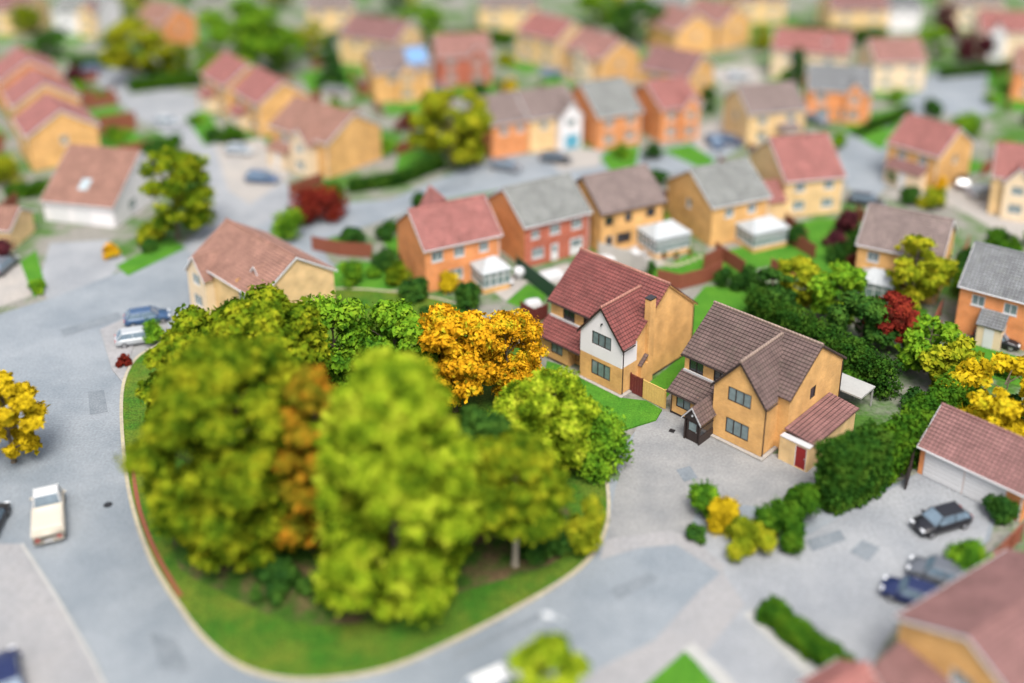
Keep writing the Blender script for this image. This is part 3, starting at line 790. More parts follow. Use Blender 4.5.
def ex_cons(x0_, x1_, d, side='F', h=2.3, rise=1.0, lean=False, bm='buff'):
    def f(root, x0, x1, W):
        if side == 'F': conservatory(root, x0_, -W - d, x1_, -W - .01, h, rise, .6, M[bm], lean=lean)
        else: conservatory(root, x0_, W + .01, x1_, W + d, h, rise, .6, M[bm])
    return f

def ex_garage(x0_, x1_, d, tiles, wall, zr=3.9, ze=2.5, off=0):
    """single-storey garage against the x=0 end, ridge along x"""
    def f(root, x0, x1, W):
        wm = MB(); a, b = off - d / 2, off + d / 2
        p = [(x0_, a), (x1_, a), (x1_, b), (x0_, b)]
        wall_side(wm, p[0], p[1], 0, ze); wall_side(wm, p[1], p[2], 0, ze, (), (d / 2, zr - .12)); wall_side(wm, p[2], p[3], 0, ze); wall_side(wm, p[3], p[0], 0, ze, (), (d / 2, zr - .12))
        wm.build('garage_wall', M[wall], root)
        r = MB(); e = .25
        for s in (-1, 1): slope(r, (x0_ - .1, off, zr), (x1_ + .1, off, zr), (x0_ - .1, off + s * (d / 2 + e), ze - .2), (x1_ + .1, off + s * (d / 2 + e), ze - .2))
        r.build('garage_roof', M[tiles], root)
    return f

def both(*fs):
    def f(*a):
        for q in fs: q(*a)
    return f

def ex_doors(xs, w=2.3, z=2.1, mat='upvc', side='F'):
    """up-and-over garage doors with ribs on the F wall"""
    def f(root, x0, x1, W):
        for x in xs:
            gm = MB(); gm.box(x - w / 2, -W - .05, .04, x + w / 2, -W + .01, z)
            for i in range(5): gm.box(x - w / 2 + .08, -W - .075, .12 + i * .39, x + w / 2 - .08, -W - .05, .43 + i * .39)
            gm.build('garage_door', M[mat], root)
    return f

def ex_panels(x0_, x1_, n, hw, zr, ze):
    def f(root, x0, x1, W):
        k = (zr - ze) / hw
        for i in range(n):
            a = x0_ + (x1_ - x0_) * i / n; b = a + (x1_ - x0_) / n - .06
            mb = MB(); mb.face([(a, -.6, zr - k * .6 + .12), (a, -hw * .75, zr - k * hw * .75 + .12), (b, -hw * .75, zr - k * hw * .75 + .12), (b, -.6, zr - k * .6 + .12)])
            mb.face([(a, -hw * .75, zr - k * hw * .75 + .02), (b, -hw * .75, zr - k * hw * .75 + .02), (b, -hw * .75, zr - k * hw * .75 + .12), (a, -hw * .75, zr - k * hw * .75 + .12)])
            mb.build('solar_panel', M['solar'], root)
    return f

GH = gable_house
# middle row, rear walls facing the camera
GH('orange brick house with rose roof and a white conservatory, left of the grey roofed one', 408, 210, 27, 9.0, 4.3, 'orange', 'tile_rose', wins={'F': [(.16, 3.4, 1.3, 1.15), (.45, 3.4, 1.2, 1.15), (.78, 3.4, 1.1, 1.1), (.4, .9, 1.6, 1.2)], 'L': []},
   extra=both(ex_cons(5.4, 8.6, 3.0), ex_wing(4.6, 3.4, -9.2, 8.2, 5, 'orange', 'tile_rose', (), 8.0)), name='detached_house')
GH('dark red brick house with plain grey roof and white patio doors', 503, 188, 30, 8.8, 4.8, 'red_brick', 'tile_grey', wins={'F': [(.16, 3.3, 1.0, 1.0), (.46, 3.3, 1.3, 1.15), (.8, 3.3, 1.4, 1.15), (.2, .9, 1.5, 1.2)]},
   doors=(('F', .46, .95, 2.1, 'upvc', 1), ('F', .8, 1.7, 2.15, 'upvc', 1)), endmat='orange', name='detached_house')
GH('buff house with taupe roof, dark back door and a large white conservatory on its patio', 582, 177, 27, 8.8, 4.5, 'buff', 'tile_taupe', frame='brown', trim='brown', pane='glass_dark',
   wins={'F': [(.12, 3.5, 1.1, 1.0), (.42, 3.5, .9, 1.0), (.78, 3.5, 1.2, 1.0), (.36, 1.0, 1.9, 1.15)]}, doors=(('F', .13, .95, 2.1, 'door_dark'),), extra=ex_cons(5.0, 9.6, 3.9, h=2.35, rise=1.0), name='detached_house')
GH('buff house with grey roof and pale conservatory, beside the small red garage roof', 690, 169, 25, 8.2, 5.0, 'buff', 'tile_grey', wins={'F': BK, 'L': G1}, extra=ex_cons(3.6, 8.4, 3.4, h=2.3), name='detached_house')
GH('cream gabled house with bright red roof and a red roofed garage at its left', 769, 138, 13, 8.0, 5.4, 'buff_pale', 'tile_rose', zr=8.6, ze=4.8, wins={'F': W4},
   extra=ex_garage(-3.4, .1, 4.6, 'tile_rose', 'buff_pale', 4.4, 2.6, -3.2), name='detached_house')
# row across the street
GH('house with mauve roof half hidden behind the tall yellow-green tree', 478, 97, 28, 6.8, 4.2, 'orange', 'tile_taupe', wins={'F': BK})
GH('cream gabled house with taupe roof and a white front wing with a blue garage door', 516, 92, 28, 8.2, 4.2, 'buff_pale', 'tile_taupe', wins={'F': BK, 'L': G1},
   extra=both(ex_wing(6.2, 3.6, 1.2, 7.0, 4.9, 'white', 'tile_taupe', ((.5, 3.3, 1.6, 1.2, 2),), 8.0, .7), lambda r, a, b, W: MB().box(5.2, -W - 1.26, .05, 7.4, -W - 1.19, 2.2).build('garage_door', M['blue_panel'], r) and None))
GH('brick house with pale grey roof in the row across the street', 580, 83, 26, 7.4, 5.6, 'orange', 'tile_grey', zr=8.6, ze=4.9, wins={'F': W4}, endmat='orange')
GH('orange brick house with rose roof, left of the cream taupe roofed house', 645, 82, 26, 7.0, 4.9, 'orange', 'tile_rose', wins={'F': W4, 'L': []}, extra=ex_wing(4.6, 3.0, .8, 6.8, 4.9, 'orange', 'tile_rose'))
GH('cream house with taupe roof in front of the dark conifer', 737, 86, 15, 9.2, 4.4, 'buff_pale', 'tile_taupe', wins={'F': W4, 'L': G1}, extra=ex_porch(6.2, 3, 'tile_taupe'))
GH('bright orange brick house with dark grey roof and front lawn', 808, 64, -10, 9.6, 3.8, 'orange', 'tile_dkgrey', wins={'F': [(.2, 3.2, 1.5, 1.3), (.72, 3.2, 1.5, 1.3), (.25, .6, 1.8, 1.6), (.6, .6, 1.4, 1.6)]}, extra=ex_wing(6.9, 2.6, .7, 6.8, 4.9, 'orange', 'tile_dkgrey'))
# right-hand side
GH('house with maroon roof and orange gable on the corner beyond the road junction', 961, 128, -50, 7.6, 4.5, 'buff', 'tile_rose', end='B', wins={'F': BK, 'R': G1}, endmat='buff', extra=ex_porch(3.6, 5.0, 'tile_mauve'))
GH('house with taupe roof and orange gable behind the yellow tree', 954, 220, -30, 8.6, 4.4, 'buff', 'tile_taupe', end='B', wins={'F': [(.2, 3.3, 1.2, 1.1), (.55, 3.3, 1.2, 1.1)], 'R': []}, extra=ex_cons(1.0, 4.6, 3.0))
GH('orange brick house with dark grey roof at the right edge', 975, 242, -36, 12.0, 4.4, 'orange', 'tile_dkgrey', zr=8.0, wins={'F': [(.15, 3.3, 1.2, 1.1), (.4, 3.3, 1.2, 1.1), (.7, 3.3, 1.2, 1.1), (.3, .6, 2.2, 1.6)], 'L': []}, extra=ex_porch(3.6, 2.2, 'tile_dkgrey'))
GH('pinkish red roofed house at the right edge beside the maroon roofed one', 997, 142, -24, 9.0, 4.4, 'buff_pale', 'tile_rose', wins={'F': W4}, extra=ex_wing(3.0, 3.0, 1.0, 6.8, 4.8, 'cream', 'tile_rose'))
GH('orange brick house partly out of frame beyond the top right gardens', 1016, 46, -20, 9.0, 4.2, 'orange', 'tile_clay', wins={'F': W4, 'L': G1})
GH('double garage with rose roof and long white door', 942, 404, -47, 8.4, 3.3, 'orange', 'tile_mauve', zr=4.9, ze=2.55, wins={}, extra=ex_doors((2.15, 5.35), 3.15, 2.25), name='garage', cat='garage')
# near bottom-right house, gable to the court
def br_extra(root, x0, x1, W):
    wm = MB(); wall_side(wm, (-2.6, W - .4), (-2.6, -W - 1.2), 0, 2.4, [(.6, .05, 1.6, 2.1), (3.2, .9, 4.8, 2.1)])
    wall_side(wm, (-2.6, -W - 1.2), (x0, -W - 1.2), 0, 2.4); wall_side(wm, (x0, W - .4), (-2.6, W - .4), 0, 2.4)
    wm.build('porch_wall', M['buff'], root)
    r = MB(); slope(r, (x0 - .01, -W - 1.4, 3.2), (x0 - .01, W - .2, 3.2), (-2.9, -W - 1.4, 2.3), (-2.9, W - .2, 2.3)); r.build('porch_roof', M['tile_mauve'], root)
    window(root, (-2.6, W - .4), (-2.6, -W - 1.2), (3.2, .9, 4.8, 2.1), M['upvc'], M['glass'], 2)
    door(root, (-2.6, W - .4), (-2.6, -W - 1.2), (.6, .05, 1.6, 2.1), M['door_dark'], M['upvc'])
GH('large near house with mauve tiled roof and yellow gable at the bottom right corner', 968, 637, 32, 11.0, 4.7, 'buff', 'tile_mauve', zr=7.0, ze=4.7, wins={'L': [(.5, 3.2, 1.4, 1.0)]}, extra=br_extra, name='detached_house')
GH('low garage with red tiled roof at the bottom edge beside the clipped hedge', 824, 690, 32, 3.6, 2.0, 'buff', 'tile_rose', zr=3.9, ze=2.5, wins={}, name='garage', cat='garage')
# left-hand side
GH('house with clay tiled roof standing behind the big olive tree', 226, 219, -45, 12.6, 4.6, 'buff_pale', 'tile_clay', wins={'F': W4, 'L': G1}, extra=both(ex_wing(2.4, 3.4, 1.0, 6.4, 4.4, 'cream', 'tile_clay'), ex_wing(9.5, 2.2, -1.6, 6.9, 5.6, 'buff', 'tile_clay', ((.5, 5.0, 1.0, .8, 2),), 8.0, .65)), name='detached_house')
GH('white gabled house with brown tiled roof, skylight and two white garage doors', 140, 151, -13, 9.8, 7.0, 'white', 'tile_clay', zr=7.4, ze=2.7, end='B', wins={'R': [(.5, 3.6, 1.6, 1.2), (.3, .8, 1.6, 1.3), (.7, .8, 1.6, 1.3)]}, extra=ex_doors((2.4, 5.4)), skylights=((4.8, -4.6, 1.3),), name='detached_house')
GH('nearest of the three stepped houses with orange gables at the left edge', 60, 110, 123, 9.6, 4.8, 'buff', 'tile_rose', wins={'L': G1, 'F': BK, 'B': BK}, name='terraced_house', group='stepped houses at the left edge')
GH('middle one of the three stepped houses with orange gables at the left edge', 44, 83, 122, 9.6, 4.8, 'buff', 'tile_rose', wins={'L': G1, 'F': BK, 'B': BK}, name='terraced_house', group='stepped houses at the left edge')
GH('farthest of the three stepped houses with orange gables at the left edge', 28, 60, 122, 10.0, 4.8, 'orange', 'tile_rose', wins={'L': G1, 'F': BK, 'B': BK}, name='terraced_house', group='stepped houses at the left edge')
GH('small brown roofed garage at the left edge with a grey car before it', 20, 207, 176, 5.4, 3.0, 'buff_pale', 'tile_clay', zr=4.2, ze=2.5, wins={}, extra=None, name='garage', cat='garage')
# left-centre row stepping down towards the red shrub
GH('farthest house of the stepped row, rose roof against the big green trees', 224, 51, -53, 9.6, 4.4, 'buff', 'tile_rose', wins={'F': W4, 'R': []}, extra=ex_porch(3.5, 4, 'tile_rose'), name='terraced_house', group='stepped row by the cul-de-sac')
GH('middle house of the stepped row, rose roof between two orange gables', 256, 66, -54, 9.8, 4.4, 'buff', 'tile_rose', wins={'F': W4, 'R': []}, extra=ex_porch(3.5, 4, 'tile_rose'), name='terraced_house', group='stepped row by the cul-de-sac')
GH('large end house of the stepped row, its wide orange gable above the red shrub', 295, 96, -39, 12.0, 5.2, 'buff', 'tile_clay', wins={'F': W4, 'R': []}, extra=both(ex_wing(8.0, 3.6, 1.6, 6.6, 4.6, 'cream', 'tile_clay'), ex_porch(3.2, 4, 'tile_clay')), name='terraced_house', group='stepped row by the cul-de-sac')
# far rows
GH('red brick house with pink roof and white windows behind the yellow-green tree', 433, 35, 10, 9.6, 4.2, 'red_brick', 'tile_pink', wins={'F': W4}, extra=ex_wing(7.0, 2.6, .5, 6.9, 5.2, 'red_brick', 'tile_pink'))
GH('buff house with pale brown roof carrying blue solar panels', 367, 49, 20, 9.8, 4.4, 'buff', 'tile_taupe', wins={'F': BK, 'L': G1}, extra=both(ex_panels(6.0, 9.4, 3, 4.4, 8, 5), ex_wing(5.2, 3.0, 1.2, 6.4, 4.6, 'buff', 'tile_taupe')))
GH('house with dusty red roof behind the one with solar panels', 352, 14, -28, 12.5, 4.6, 'buff_pale', 'tile_mauve', wins={'F': BK})
GH('cream gabled house with pink roof left of the mauve roofed one', 622, 39, -55, 10.5, 4.6, 'buff', 'tile_pink', end='B', wins={'F': W4, 'R': G1}, extra=ex_wing(6.5, 3.4, 1.2, 6.8, 4.8, 'cream', 'tile_pink'))
GH('house with rose roof and cream front, left of the pink roofed cream gabled one', 574, 21, -46, 10.5, 4.6, 'buff_pale', 'tile_rose', end='B', wins={'F': W4, 'R': G1})
GH('mauve roofed house with round-shouldered orange gable', 704, 54, -38, 9.4, 4.4, 'buff', 'tile_mauve', end='B', wins={'F': BK, 'R': G1})
GH('house with wide plain orange gable behind the mauve roofed house', 698, 13, -62, 9.5, 4.8, 'buff', 'tile_pink', end='B', wins={'R': G1})
GH('orange gabled house with pink roof, second from the wide plain gable', 738, 6, -52, 10, 4.6, 'buff', 'tile_pink', end='B', wins={'R': G1})
GH('long red roofed cream house with a small white dormer', 776, 27, -20, 13.0, 4.4, 'cream', 'tile_rose', wins={'F': W4}, extra=ex_wing(9.0, 2.2, -1.8, 7.2, 5.8, 'white', 'tile_rose', ((.5, 5.0, 1.0, .9, 2),), 8.0, .7, dormer=4.6))
GH('cream rendered house with pink roof at the end of the dark conifer row', 868, 39, 4, 9.0, 4.2, 'cream', 'tile_pink', wins={'F': W4})
GH('red roofed house in the far top right corner', 978, 10, -12, 13, 4.6, 'cream', 'tile_rose', wins={'F': W4}, extra=ex_wing(3, 3, 1, 6.8, 4.8, 'white', 'tile_rose'))
GH('grey roofed far house with white front near the top left corner', 62, -10, -10, 10, 4.8, 'white', 'tile_grey', wins={'F': W4}, extra=ex_wing(8, 3.4, 1.5, 7, 5, 'buff_pale', 'tile_mauve'))
GH('far pinkish house at the very top left corner', -6, -10, -8, 9, 4.6, 'buff_pale', 'tile_mauve', wins={'F': W4})
GH('orange far house behind the yellow tree at the top left', 150, 0, -35, 8.2, 4.2, 'orange', 'tile_clay', wins={'F': W4, 'R': G1})
GH('pale mauve roofed far house at the top centre', 478, -12, 4, 12, 4.8, 'buff_pale', 'tile_taupe', wins={'F': W4})
GH('far mauve roofed house behind the long dark conifer row', 826, -10, 2, 12, 4.8, 'buff_pale', 'tile_mauve', wins={'F': W4})
GH('far house with flat bluish grey roof behind the pink roofed cream house', 880, -4, 0, 7.5, 4.4, 'white', 'tile_dkgrey', zr=6.4, ze=5.2, wins={'F': BK})
GH('far pale house between the tree tops at the top centre right', 650, -14, -20, 9, 4.5, 'cream', 'tile_grey', wins={'F': W4})
GH('far dusky pink house at the top left of centre', 306, -10, 8, 9.5, 4.4, 'buff_pale', 'tile_taupe', wins={'F': W4})
GH('far mauve roofed house right of the top edge trees', 730, -18, 10, 11, 4.6, 'buff_pale', 'tile_mauve', wins={'F': W4})
GH('far mauve house in the row behind the red roof at the top right', 950, -14, 3, 10, 4.5, 'cream', 'tile_taupe', wins={'F': W4})

# ------------------------------------------------------------------ trees, shrubs, hedges
def leaf_mesh(name, centres, radii, n, size, mat, seed, flat_top=0.0):
    """many leaf sprays spread through clumps"""
    r = np.random.default_rng(seed)
    C = np.array(centres); Rr = np.array(radii)
    w = Rr.mean(axis=1) ** 2; idx = r.choice(len(C), n, p=w / w.sum())
    v = r.normal(size=(n, 3)); v /= np.linalg.norm(v, axis=1)[:, None]
    rad = r.uniform(.15, 1.0, n) ** .5 * np.where(r.uniform(size=n) < .12, 1.25, 1.0)
    p = C[idx] + v * Rr[idx] * rad[:, None]
    nr = v + r.normal(scale=.55, size=(n, 3)) + np.array([0, 0, .25]); nr /= np.linalg.norm(nr, axis=1)[:, None]
    t = np.cross(nr, r.normal(size=(n, 3))); t /= np.linalg.norm(t, axis=1)[:, None]
    b = np.cross(nr, t)
    s = size * r.uniform(.55, 1.3, n)[:, None]
    k = r.uniform(.45, .8, n)[:, None]
    V = np.empty((n, 4, 3))
    V[:, 0] = p - t * s; V[:, 1] = p + b * s * k; V[:, 2] = p + t * s; V[:, 3] = p - b * s * k
    V[:, 1] -= nr * s * .25; V[:, 3] -= nr * s * .25
    V[:, :, 2] = np.maximum(V[:, :, 2], .04)
    me = bpy.data.meshes.new(name)
    me.vertices.add(n * 4); me.vertices.foreach_set('co', V.reshape(-1))
    me.loops.add(n * 4); me.loops.foreach_set('vertex_index', np.arange(n * 4, dtype=np.int32))
    me.polygons.add(n); me.polygons.foreach_set('loop_start', np.arange(0, n * 4, 4, dtype=np.int32)); me.polygons.foreach_set('loop_total', np.full(n, 4, np.int32))
    me.materials.append(mat)
    me.update(); me.validate()
    return me

def tree(label, base, h, rx, fol, n=6000, ry=None, low=.25, name='tree', seed=0, size=.28, clumps=26, cat='tree', group=None, top=.5, bark='bark', cs=.38, z0=0):
    clumps = int(clumps * 1.9); cs *= .74; n = int(n * 1.15)
    """crown of uneven clumps on a tapered trunk with limbs; low = height fraction where leaves begin"""
    r = np.random.default_rng(seed + 11)
    ry = ry or rx
    root = thing(name, label, cat, (base[0], base[1], z0), 0, group)
    zc0, zc1 = h * low, h
    cen, rad = [], []
    rc = cs * min(rx, ry, (zc1 - zc0) / 2 * 1.1)
    tries = 0
    while len(cen) < clumps and tries < 4000:
        tries += 1
        t = r.uniform(0, 1)
        z = zc0 + rc * .6 + (zc1 - zc0 - rc * 1.3) * t
        prof = (math.sin(math.pi * min(1, (t * .82 + .16))) ** .6) if top >= 0 else (1 - t) ** .9 + .05
        if top >= 0: prof = (1 - abs((t - top) / (1 - top if t > top else top + .12)) ** 2.2) ** .5 if abs((t - top) / (1 - top if t > top else top + .12)) < 1 else .1
        a = r.uniform(0, 2 * math.pi); q = r.uniform(.12, 1.08) ** .42
        x, y = q * prof * (rx - rc * .4) * math.cos(a), q * prof * (ry - rc * .4) * math.sin(a)
        if all((x - c[0]) ** 2 + (y - c[1]) ** 2 + (z - c[2]) ** 2 > (rc * .55) ** 2 for c in cen):
            cen.append((x, y, z)); s = rc * r.choice([.42, .6, .8, 1.0, 1.2]) * r.uniform(.85, 1.15); rad.append((s * r.uniform(.85, 1.25), s * r.uniform(.85, 1.25), s * r.uniform(.5, .85)))
    me = leaf_mesh('crown', cen, rad, n, size, fol, seed)
    o = link(bpy.data.objects.new('crown', me)); o.parent = root
    tr = MB(); tw = max(.06, h * .021)
    ph = max(h * low * 1.15, h * .32)
    tr.tube([(0, 0, -.1), (0, 0, .3), (r.uniform(-.1, .1), r.uniform(-.1, .1), ph * .5), (0, 0, ph), (r.uniform(-.3, .3), r.uniform(-.3, .3), h * .8)], [tw * 1.7, tw * 1.15, tw, tw * .75, tw * .2], 8)
    for c in cen[:14]:
        zb = max(.3 * ph, min(c[2] - .15 * h, h * .7)); 
        tr.tube([(0, 0, zb), (c[0] * .45, c[1] * .45, (zb + c[2]) / 2), c], [tw * .42, tw * .28, tw * .1], 5, caps=False)
    tr.build('trunk', M[bark], root)
    return root

def shrub(label, base, h, rx, fol, n=1500, ry=None, name='shrub', seed=0, size=.16, cat='shrub', group=None, clumps=12):
    r = np.random.default_rng(seed + 3); ry = ry or rx
    root = thing(name, label, cat, (base[0], base[1], 0), 0, group)
    cen, rad = [], []
    rc = .5 * min(rx, ry, h * .6)
    for i in range(clumps):
        a = r.uniform(0, 6.28); q = r.uniform(0, 1) ** .5; t = r.uniform(0, 1)
        pr = (1 - (t * .9) ** 2.5)
        cen.append((q * (rx - rc * .6) * math.cos(a) * pr, q * (ry - rc * .6) * math.sin(a) * pr, rc * .7 + (h - rc * 1.55) * t)); s = rc * r.uniform(.7, 1.1); rad.append((s, s, s))
    o = link(bpy.data.objects.new('foliage', leaf_mesh('foliage', cen, rad, n, size, fol, seed))); o.parent = root
    st = MB()
    for i in range(4):
        c = cen[i]; st.tube([(c[0] * .1, c[1] * .1, -.05), (c[0] * .6, c[1] * .6, c[2] * .6), c], [.05, .04, .02], 5, caps=False)
    st.build('stem', M['bark'], root)
    return root

def hedge(label, pts, w, h, fol='hedge', seed=0, dens=120, name='hedge', cat='hedge', size=.16, fine=.28):
    P = [np.array(at(*p)[:2]) for p in pts]; r = np.random.default_rng(seed + 5)
    root = thing(name, label, cat, (P[0][0], P[0][1], 0))
    cen, rad = [], []; tot = 0
    for a, b in zip(P[:-1], P[1:]):
        L = np.linalg.norm(b - a); tot += L; d = (b - a) / L; q = np.array([-d[1], d[0]])
        s = w * fine
        for i in range(max(2, int(L / s) + 1)):
            for j in range(max(2, int(w / s))):
                for k in range(max(2, int(h / s))):
                    nj, nk = max(2, int(w / s)), max(2, int(h / s))
                    c = a + d * L * i / max(1, int(L / s)) + q * (w - 2 * s * .8) * (j / (nj - 1) - .5) + r.normal(scale=s * .18, size=2)
                    cen.append((c[0] - P[0][0], c[1] - P[0][1], s * .8 + (h - s * 1.7) * k / (nk - 1) + r.normal() * s * .15)); rad.append((s * r.uniform(.85, 1.15),) * 3)
    n = int(min(26000, tot * (2 * h + w) * dens * 1.5))
    o = link(bpy.data.objects.new('foliage', leaf_mesh('foliage', cen, rad, n, size, F[fol], seed))); o.parent = root
    st = MB()
    st.tube([(p[0] - P[0][0], p[1] - P[0][1], h * .3) for p in P], .07, 6)
    st.build('stem', M['bark'], root)
    return root

# the grassed island in front
IS = 'trees on the grass island'
tree('huge olive green tree on the left of the grass island', at(243, 550), 17.0, 6.0, F['olive'], 60000, low=.03, seed=1, clumps=120, size=.23, group=IS, cs=.28, top=.45)
tree('broad olive tree behind the huge olive one, nearer the clay roofed house', at(268, 440), 13.5, 5.4, F['olive'], 30000, low=.12, seed=2, clumps=56, size=.30, group=IS, cs=.33, top=.45)
tree('olive green tree at the left rear edge of the grass island', at(206, 445), 12.0, 4.3, F['olive'], 20000, low=.10, seed=3, clumps=44, size=.28, group=IS, cs=.34)
tree('slim rust and orange tinted tree between the olive and the lime green trees', at(325, 560), 15.4, 3.2, F['rust'], 24000, low=.04, seed=4, clumps=42, size=.26, group=IS, cs=.40)
tree('tall lime green tree nearest the front of the grass island', at(398, 596), 18.6, 5.3, F['lime'], 60000, low=.02, seed=5, clumps=120, size=.23, group=IS, cs=.28, top=.30)
tree('olive green tree with a bare pale trunk at the right of the grass island', at(515, 566), 10.4, 3.6, F['olive'], 26000, low=.36, seed=6, clumps=60, size=.22, group=IS, cs=.38, top=.55, bark='bark_pale')
tree('lime green tree in focus before the red roofed house', at(546, 470), 8.7, 4.0, F['lime'], 34000, low=.12, seed=7, clumps=60, size=.17, group=IS, cs=.36)
tree('bright green tree behind the rust tinted one', at(338, 395), 9.5, 4.2, F['green'], 9000, low=.15, seed=8, clumps=34, size=.26, group=IS)
tree('green tree just left of the orange trees', at(398, 400), 9.6, 3.7, F['green'], 9000, low=.15, seed=9, clumps=34, size=.26, group=IS)
tree('larger golden orange tree behind the lime green ones', at(455, 412), 10.4, 3.6, F['orange'], 11000, low=.15, seed=10, clumps=36, size=.25, group=IS)
tree('bright orange tree in focus beside the lean-to of the red roofed house', at(508, 398), 8.4, 3.2, F['orange'], 20000, low=.15, seed=12, clumps=50, size=.16, group=IS)
tree('dark green filler tree for the shaded gap between the two lime green trees', at(478, 520), 9.4, 3.2, F['dark'], 14000, low=.06, seed=16, clumps=40, size=.22, group=IS)  # added to fill the gap between the crowns with a dark shade green
tree('dark green tree in the shade between the olive and rust tinted trees', at(300, 520), 10.0, 3.4, F['dark'], 12000, low=.05, seed=17, clumps=40, size=.22, group=IS)
shrub('low dark undergrowth bush under the huge olive tree', at(282, 590), 2.2, 2.6, F['dark'], 3500, seed=18, size=.18, clumps=18)
shrub('low dark undergrowth bush at the left foot of the tall lime tree', at(338, 596), 2.0, 2.0, F['dark'], 3000, seed=19, size=.18, clumps=16)
shrub('dense dark green bush at the right tip of the grass island, edge of the drive', at(600, 468), 5.2, 2.5, F['green'], 7000, seed=13, size=.17, clumps=34)
shrub('dark green laurel in the shade under the lime tree with the bare trunk', at(545, 553), 3.6, 2.2, F['dark'], 4000, seed=14, size=.18, clumps=20)
shrub('yellow-green bush overhanging the kerb at the right of the grass island', at(585, 552), 5.0, 1.7, F['ygreen'], 3000, seed=15, size=.18, clumps=16)

TR = 'garden and street trees'
def T(label, px, py, h, rx, f, n=3500, **k): tree(label, at(px, py), h, rx, F[f], n, group=TR, **{**dict(seed=int(px * 7 + py), clumps=24, size=.28, low=.15), **k})
T('yellow and orange tree at the left edge beside the road', 14, 462, 8.0, 2.7, 'yellow', 5000, low=.08)
T('olive tree on the corner beside the white gabled house', 178, 238, 11.5, 4.3, 'olive', 7000, low=.1)
T('big bright green tree behind the farthest rose roof of the stepped row', 240, 76, 14.0, 7.6, 'green', 14000, low=.08)
T('green tree right of the big bright green one', 286, 72, 9.0, 3.8, 'green', 4000)
T('golden tree at the end of the cul-de-sac', 140, 84, 11.5, 5.6, 'ygreen', 9000)
T('olive tree right of the golden one at the end of the cul-de-sac', 176, 78, 6.5, 3.0, 'olive', 4000, low=.1)
T('tall yellow-green tree in front of the half hidden mauve roofed house', 452, 166, 11.5, 5.4, 'ygreen', 14000, low=.05)
T('yellow-green tree rising beside the taupe roofed orange gabled house', 910, 310, 8.6, 3.1, 'ygreen', 5000, low=.08)
T('wide yellow and orange tree behind the double garage', 995, 440, 7.6, 4.6, 'yellow', 7000, low=.1)
T('light green tree in the garden behind the brown roofed house', 835, 322, 6.4, 3.0, 'green', 4000, low=.08)
T('small yellow-green tree at the end of the lawn behind the gardens', 800, 308, 5.6, 2.5, 'ygreen', 3000, low=.08)
T('red leaved tree among the green garden trees', 888, 350, 6.2, 2.2, 'red', 3500, low=.1)
T('dark green tree behind the red leaved one', 860, 350, 6.0, 3.0, 'dark', 4000, low=.05)
T('mid green tree between the red leaved tree and the garage', 925, 372, 6.0, 3.2, 'green', 4000, low=.05)
T('yellow-green young tree left of the wide yellow one', 952, 395, 5.6, 2.5, 'ygreen', 3000, low=.05)
T('dark green tree overhanging the lawn corner', 770, 316, 5.2, 2.4, 'dark', 3000, low=.05)
T('dark broad tree at the top edge right of centre', 636, 44, 9.5, 5.5, 'dark', 5000, low=.08)
T('bright green tree at the top edge left of the dark broad one', 598, 26, 8.5, 4.4, 'green', 4000, low=.08)
T('green tree at the top edge left of the pink roofed brick house', 420, 44, 8.5, 4.6, 'green', 4000, low=.08)
T('purple leaved tree near the top right', 944, 36, 6.5, 2.8, 'purple', 3000, low=.08)
T('darker plum coloured tree beside the far right lawn', 972, 62, 6.0, 3.2, 'purple', 3000, low=.08)
T('green tree below the purple one at the head of the side road', 930, 60, 6.5, 3.4, 'green', 3000, low=.06)
T('olive garden tree at the top left corner', 28, 36, 6.5, 3.0, 'olive', 2500, low=.1)
T('small green tree before the far grey roofed house', 52, 58, 5.5, 2.8, 'dark', 2500, low=.05)
T('small yellow-green tree between the far orange gables', 762, 50, 5.5, 2.2, 'ygreen', 2000, low=.1)
T('lime green tree at the bottom edge before the street lamp', 547, 740, 7.4, 2.2, 'lime', 6000, low=.05)
T('olive tree at the top edge beside the far pink house', 312, 58, 7.5, 3.0, 'ygreen', 2500, low=.1)
tree('dark pointed conifer left of the solar panelled house', at(331, 86), 9.0, 2.8, F['conifer'], 5000, low=.03, seed=51, top=-1, clumps=40, cs=.3, size=.22, name='conifer', group='conifers')
tree('dark pointed conifer before the long red roofed house', at(796, 88), 7.6, 2.1, F['conifer'], 4000, low=.03, seed=52, top=-1, clumps=36, cs=.34, size=.2, name='conifer', group='conifers')
def S(label, px, py, h, rx, f, n=1500, **k): shrub(label, at(px, py), h, rx, F[f], n, **{**dict(seed=int(px * 3 + py)), **k})
S('large red leaved shrub below the wide orange gable', 318, 220, 5.0, 3.6, 'red', 4500, clumps=26, size=.2)
S('green shrub below the red leaved one on the corner', 290, 240, 4.4, 2.6, 'green', 3000, clumps=18)
S('small bright green bush on the cul-de-sac verge', 118, 140, 2.6, 2.0, 'green', 1500)
S('green bush by the silver car on the corner', 152, 342, 2.6, 1.6, 'green', 1500)
S('tiny red shrub on the pavement corner by the silver car', 124, 366, 1.3, .7, 'red', 800)
S('round clipped bright green bush beside the dark hatchbacks', 966, 574, 2.6, 2.0, 'green', 4000, clumps=24)
S('dark green bush by the double garage corner', 1000, 518, 2.2, 1.5, 'dark', 2000)
S('dark green round bush behind the maroon roofed house', 966, 138, 4.2, 3.0, 'green', 3500, clumps=20)
S('dark bush on the road corner before the maroon roofed house', 894, 182, 2.8, 1.9, 'dark', 2000)
S('glowing orange shrub at the foot of the orange gable', 934, 190, 2.6, 1.6, 'orange', 2000)
S('yellow shrub in the bed beside the drive', 722, 530, 2.6, 1.9, 'yellow', 4500)
S('green shrub at the head of the bed beside the drive', 703, 516, 2.8, 1.5, 'green', 4000)
